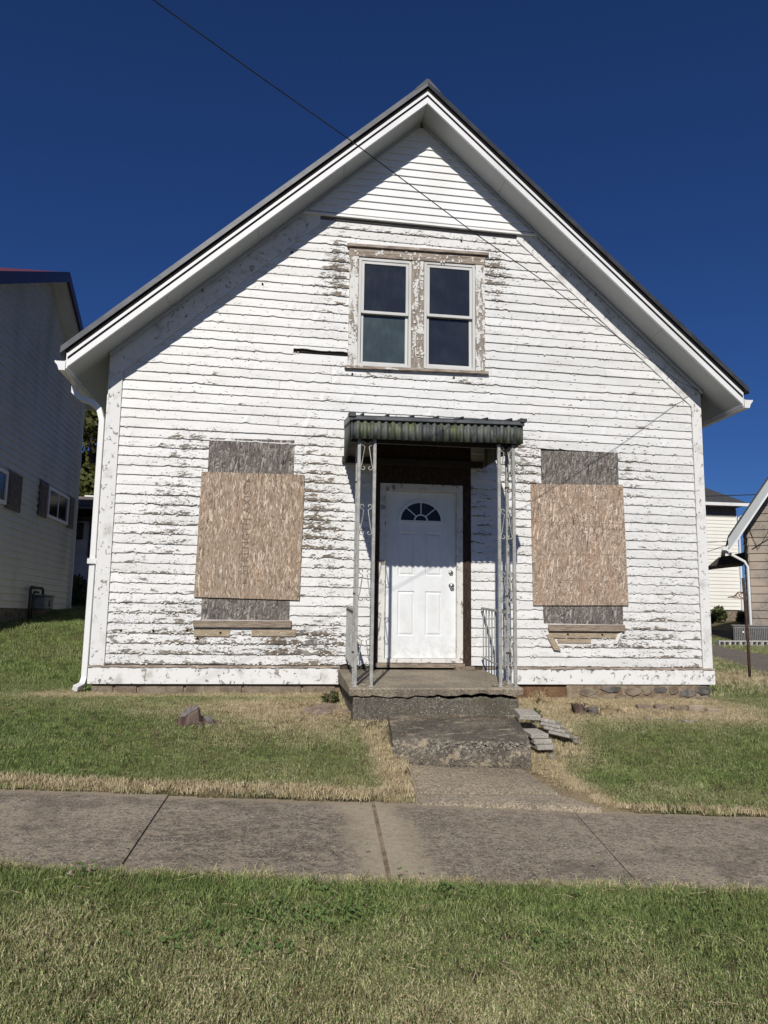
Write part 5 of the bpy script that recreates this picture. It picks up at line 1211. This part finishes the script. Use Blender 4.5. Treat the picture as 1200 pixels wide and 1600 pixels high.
def scatter(name, P, dry, scl, kind, label):
    n = len(P); me = bpy.data.meshes.new(name); me.vertices.add(n); me.vertices.foreach_set('co', P.astype(np.float32).ravel())
    for nm, arr, ty in (('dry', dry, 'FLOAT'), ('scl', scl, 'FLOAT'), ('rz', rng.uniform(0, 6.28, n), 'FLOAT'), ('rnd', rng.random(n), 'FLOAT')):
        a = me.attributes.new(nm, ty, 'POINT'); a.data.foreach_set('value', arr.astype(np.float32))
    a = me.attributes.new('knd', 'INT', 'POINT'); a.data.foreach_set('value', kind.astype(np.int32))
    me.materials.append(GMAT)
    o = bpy.data.objects.new(name, me); COL.objects.link(o); tag(o, label, None, kind='stuff')
    ng = bpy.data.node_groups.new(name+'_nodes', 'GeometryNodeTree'); ng.interface.new_socket('Geometry', in_out='INPUT', socket_type='NodeSocketGeometry'); ng.interface.new_socket('Geometry', in_out='OUTPUT', socket_type='NodeSocketGeometry')
    N_ = ng.nodes.new; L = ng.links.new
    gi = N_('NodeGroupInput'); go = N_('NodeGroupOutput'); m2p = N_('GeometryNodeMeshToPoints'); iop = N_('GeometryNodeInstanceOnPoints'); ci = N_('GeometryNodeCollectionInfo')
    ci.inputs['Collection'].default_value = GC; ci.inputs['Separate Children'].default_value = True; ci.inputs['Reset Children'].default_value = True
    def na(nm, ty):
        x = N_('GeometryNodeInputNamedAttribute'); x.data_type = ty; x.inputs['Name'].default_value = nm; return x.outputs['Attribute']
    cmb = N_('ShaderNodeCombineXYZ'); L(na('rz', 'FLOAT'), cmb.inputs[2]); e2r = N_('FunctionNodeEulerToRotation'); L(cmb.outputs[0], e2r.inputs[0])
    L(gi.outputs[0], m2p.inputs[0]); L(m2p.outputs[0], iop.inputs['Points']); L(ci.outputs[0], iop.inputs['Instance']); iop.inputs['Pick Instance'].default_value = True
    L(na('knd', 'INT'), iop.inputs['Instance Index']); L(e2r.outputs[0], iop.inputs['Rotation']); L(na('scl', 'FLOAT'), iop.inputs['Scale']); L(iop.outputs[0], go.inputs[0])
    md = o.modifiers.new('grass', 'NODES'); md.node_group = ng; return o
def in_quad(x, y, q):
    r = np.ones_like(x, bool)
    for i in range(4):
        (x0, y0), (x1, y1) = q[i], q[(i+1) % 4]; r &= ((x1-x0)*(y-y0)-(y1-y0)*(x-x0)) > 0
    return r
stepq = [(3.10, -2.48), (4.28, -2.66), (4.50, -1.5), (3.17, -1.5)]; pathq = [(3.08, -3.7), (4.50, -3.75), (4.20, -2.5), (3.19, -2.44)]
def field(x0, x1, y0, y1, dens, base, name, label, s0=1.):
    n = int((x1-x0)*(y1-y0)*dens); x = rng.uniform(x0, x1, n); y = rng.uniform(y0, y1, n)
    fy = far_y(x); ny_ = near_y(x); w1 = .03*fake_noise(x, y, 5, 6.); w2 = .03*fake_noise(x, y, 6, 6.)
    keep = ~((y < fy-.01+w1) & (y > ny_+.01+w2))
    keep &= ~((x > 2.82) & (x < 4.56) & (y > -1.53) & (y < .1)); keep &= ~in_quad(x, y, stepq); keep &= ~in_quad(x, y, pathq)
    keep &= ~((x > -.02) & (x < 7.57) & (y > -.0) & (y < 10.2)); keep &= ~((x < XN) & (y > yn) & (y < yfw)); keep &= ~((x > 18.9) & (y > 16)) & ~((y > 28) & (x > 16))
    keep &= ~((x > -4.6) & (x < 1.2) & (y > 12))
    # driveway
    dl = np.interp(y, [-3.6, 3.8, 8.2, 12, 19], [7.6, 10.9, 12.6, 13.5, 10]); dr = np.interp(y, [-3.9, 7.2, 11.2, 15, 20.5], [13.6, 14.6, 15.4, 16.6, 15]); keep &= ~((x > dl+.05) & (x < dr-.1) & (y > -3.6) & (y < 20))
    x, y = x[keep], y[keep]; fy = far_y(x); ny_ = near_y(x)
    big = fake_noise(x, y, 11, 1.2); med = fake_noise(x, y, 12, 4.5)
    dry = base+.11*big+.10*med
    back = y > fy
    e = np.where(back, y-fy, 9.); wid = np.interp(x, [-3, .0, 3, 4.3, 8], [.30, .27, .22, .08, .12])
    dry += .85*(1-sst(e+.05*med, wid*.6, wid*1.25)); thin = (1-sst(e+.05*med, wid*.6, wid*1.25))
    en = np.where(~back, ny_-y, 9.); dry += .45*(1-sst(en, .0, .09)) - .14*np.where(~back, 1-sst(en, .1, .8), 0)
    dry += np.where(~back, .11*sst(-y, 5.5, 6.3), 0)
    # beside path and step
    dp = np.where((y < -1.3) & (y > fy), np.minimum(np.abs(x-3.1-.0*(y)), np.abs(x-4.35)), 9.); nearpath = (1-sst(dp+.06*med, .08, .30)); dry += .8*nearpath
    # dry patches near the wall
    def g(cx, cy, rx, ry, a): return a*np.exp(-((x-cx)/rx)**2-((y-cy)/ry)**2)
    dry += g(2.4, -1.1, .7, .7, .7)+g(5.6, -.8, 1.3, .75, .85)+g(6.9, -.9, .6, .5, .5)+g(1.5, -1.0, 1.1, .45, .35)+g(4.7, -1.9, .4, .7, .7)+g(-.3, -.2, .4, .3, .5)+g(1.6, -2.1, .9, .3, .15)+g(5.2, -3.4, 1.5, .25, .25)
    wallz = (y > -.35) & (y < 0) & (x > 0) & (x < 7.5); dry += .45*wallz
    dry += g(9.8, 2.9, 1.3, 1.6, .6)+g(13, 9, 3, 3, .2)
    dry = np.clip(dry, 0, 1.15)
    scl = s0*(rng.uniform(.55, 1.2, len(x))**1.2*(1+.22*med)+.35*(rng.random(len(x)) < .05)); scl *= np.where(back & (x < 3.1) & (e < .35), 1.1, 1.)
    bare = g(2.4, -.9, .5, .6, .45)+g(5.6, -.7, 1.0, .55, .5)+nearpath*.35+.35*thin
    kp = rng.random(len(x)) > np.clip(bare, 0, .7); x, y, dry, scl = x[kp], y[kp], dry[kp], scl[kp]
    kind = rng.integers(0, 4, len(x)); fl = rng.random(len(x)) < np.clip(.08+.55*(dry-.35), .05, .75); kind = np.where(fl, rng.integers(4, 7, len(x)), kind)
    # collection children sort by name: clump_0..3 then flat_0..2
    z = gz(x, y, raw=True)
    scatter(name, np.stack([x, y, z], -1), dry, scl, kind, label)
field(-1.2, 6.2, -6.9, -4.95, 1900, .23, 'near_lawn_grass', 'short mown grass in front of the sidewalk, straw tinged', .95)
field(-3.6, 10.2, -4.4, 0.4, 1300, .12, 'front_lawn_grass', 'mown grass between the sidewalk and the house, dry in patches', .95)
field(-8., 0., .4, 14, 330, .10, 'side_lawn_grass', 'green grass on the rising side yard at the left', 1.6)
field(7.6, 27., .4, 28., 110, .22, 'right_lawn_grass', 'green grass around the driveway at the right', 2.1)
# clover patches on the near lawn
def clover(cx, cy, R, n, seed, m):
    r = random.Random(seed)
    for k in range(n):
        x = cx+r.gauss(0, R); y = cy+r.gauss(0, R*.7); z = float(gz(x, y, raw=True))+r.uniform(.028, .042); a0 = r.uniform(0, 6.28); s = r.uniform(.006, .011)
        for q in range(3):
            a = a0+q*2.094; c = (x+math.cos(a)*s, y+math.sin(a)*s); i = len(m.v)
            for w in range(6): b_ = w/6*6.28; m.v.append((c[0]+math.cos(b_)*s*.7, c[1]+math.sin(b_)*s*.85, z+.003*math.sin(b_+a)))
            m.f.append(tuple(range(i, i+6)))
M['clover'] = leaf_mat('clover_leaf', (.10, .18, .04, 1), (.17, .26, .08, 1))
m = MB()
for k, (cx_, cy_, R, n) in enumerate(((2.15, -5.62, .10, 60), (2.45, -5.58, .07, 40), (1.75, -5.85, .09, 50), (2.05, -5.95, .06, 30), (2.95, -5.35, .06, 25), (1.2, -5.1, .05, 20), (3.2, -5.9, .08, 24), (5.35, -2.6, .08, 30), (4.9, -3.1, .1, 30), (2.5, -2.3, .06, 20), (2.6, -5.25, .3, 30), (4.0, -5.7, .3, 40))): clover(cx_, cy_, R, n, k, m)
tag(m.build('clover_patches', 'clover'), 'small clover leaves scattered in the near lawn', kind='stuff')
# loose straw and leaf litter on lawn, steps and walk
m = MB(); r = random.Random(77)
def litter(x, y, z, L, w):
    a = r.uniform(0, 6.28); dx, dy = math.cos(a)*L, math.sin(a)*L; nx_, ny2 = -math.sin(a)*w, math.cos(a)*w; b_ = r.uniform(.0, .012)
    m.quad((x-dx-nx_, y-dy-ny2, z), (x-dx+nx_, y-dy+ny2, z+.001), (x+nx_, y+ny2, z+b_), (x-nx_, y-ny2, z+b_)); m.quad((x-nx_, y-ny2, z+b_), (x+nx_, y+ny2, z+b_), (x+dx+nx_, y+dy+ny2, z+.002), (x+dx-nx_, y+dy-ny2, z))
for k in range(420):
    x = r.uniform(-1.5, 6.5); y = r.uniform(line_pts(NEAR, x), line_pts(FAR, x)); e = min(y-line_pts(NEAR, x), line_pts(FAR, x)-y)
    if r.random() > math.exp(-e*7)+.12: continue
    litter(x, y, float(sw_z(x))+.004, r.uniform(.006, .022), .0012)
for k in range(300):
    u, w_ = r.random(), r.random()**.7*.3 if r.random() < .55 else r.random(); p = stp(u, w_); litter(p.x, p.y, -.165-.085*w_+.008, r.uniform(.012, .035), .0016)
for k in range(900):
    u = r.random(); _y = -2.50-r.random()**1.5*.9; _x = 3.0+1.35*u if k % 2 else r.choice([3.02, 4.36])+r.gauss(0, .09); litter(_x, _y, max(float(gz(_x, _y, raw=True)), pz(_x, _y)+.012)+.008, r.uniform(.012, .035), .0016)
for k in range(900):
    x = r.choice([r.gauss(2.3, .5), r.gauss(5.7, .9), r.gauss(4.65, .2), r.uniform(-1, 7)]); y = -r.random()*1.6-.05 if x > 2.9 or r.random() < .7 else -r.random()*3.2
    if 2.8 < x < 4.58 and y > -1.56: continue
    if 3.05 < x < 4.5 and y > -2.7: continue
    litter(x, y, float(gz(x, y, raw=True))+.03+r.uniform(0, .012), r.uniform(.015, .05), .0017)
for k in range(1500):
    x = r.uniform(-2, 8.5); y = r.uniform(-3.3, -.8)
    if 2.8 < x < 4.9: continue
    litter(x, y, float(gz(x, y, raw=True))+.026+r.uniform(0, .01), r.uniform(.010, .032), .0018)
for k in range(420):
    x = r.uniform(-1, 6); y = r.uniform(-6.6, -5.1); litter(x, y, float(gz(x, y, raw=True))+.038, r.uniform(.015, .05), .0013)
tag(m.build('straw_litter', 'strawstem'), 'loose dry straw scattered over lawn, step and walk', kind='stuff')
m = MB(); r = random.Random(5)
for k in range(90):
    if k < 45: x = r.gauss(5.9, .6); y = r.uniform(-1.5, -.2); z0 = float(gz(x, y, raw=True))+.035
    else: x = r.uniform(-1.5, 6.5); y = r.uniform(line_pts(NEAR, x), line_pts(FAR, x)); z0 = float(sw_z(x))+.003
    s = r.uniform(.006, .014) if k >= 45 else r.uniform(.015, .035); a = r.uniform(0, 6.28); P = [(x+s*q*math.cos(a+w), y+s*q*math.sin(a+w), z0+r.uniform(0, s*.4)) for w, q in ((0, 1), (1.2, .6), (2.6, .9), (3.9, .7), (5.2, .6))]
    i = len(m.v); m.v += P; m.f.append(tuple(range(i, i+5)))
tag(m.build('fallen_leaves', 'leafdry'), 'small dry fallen leaves on the ground', kind='stuff')
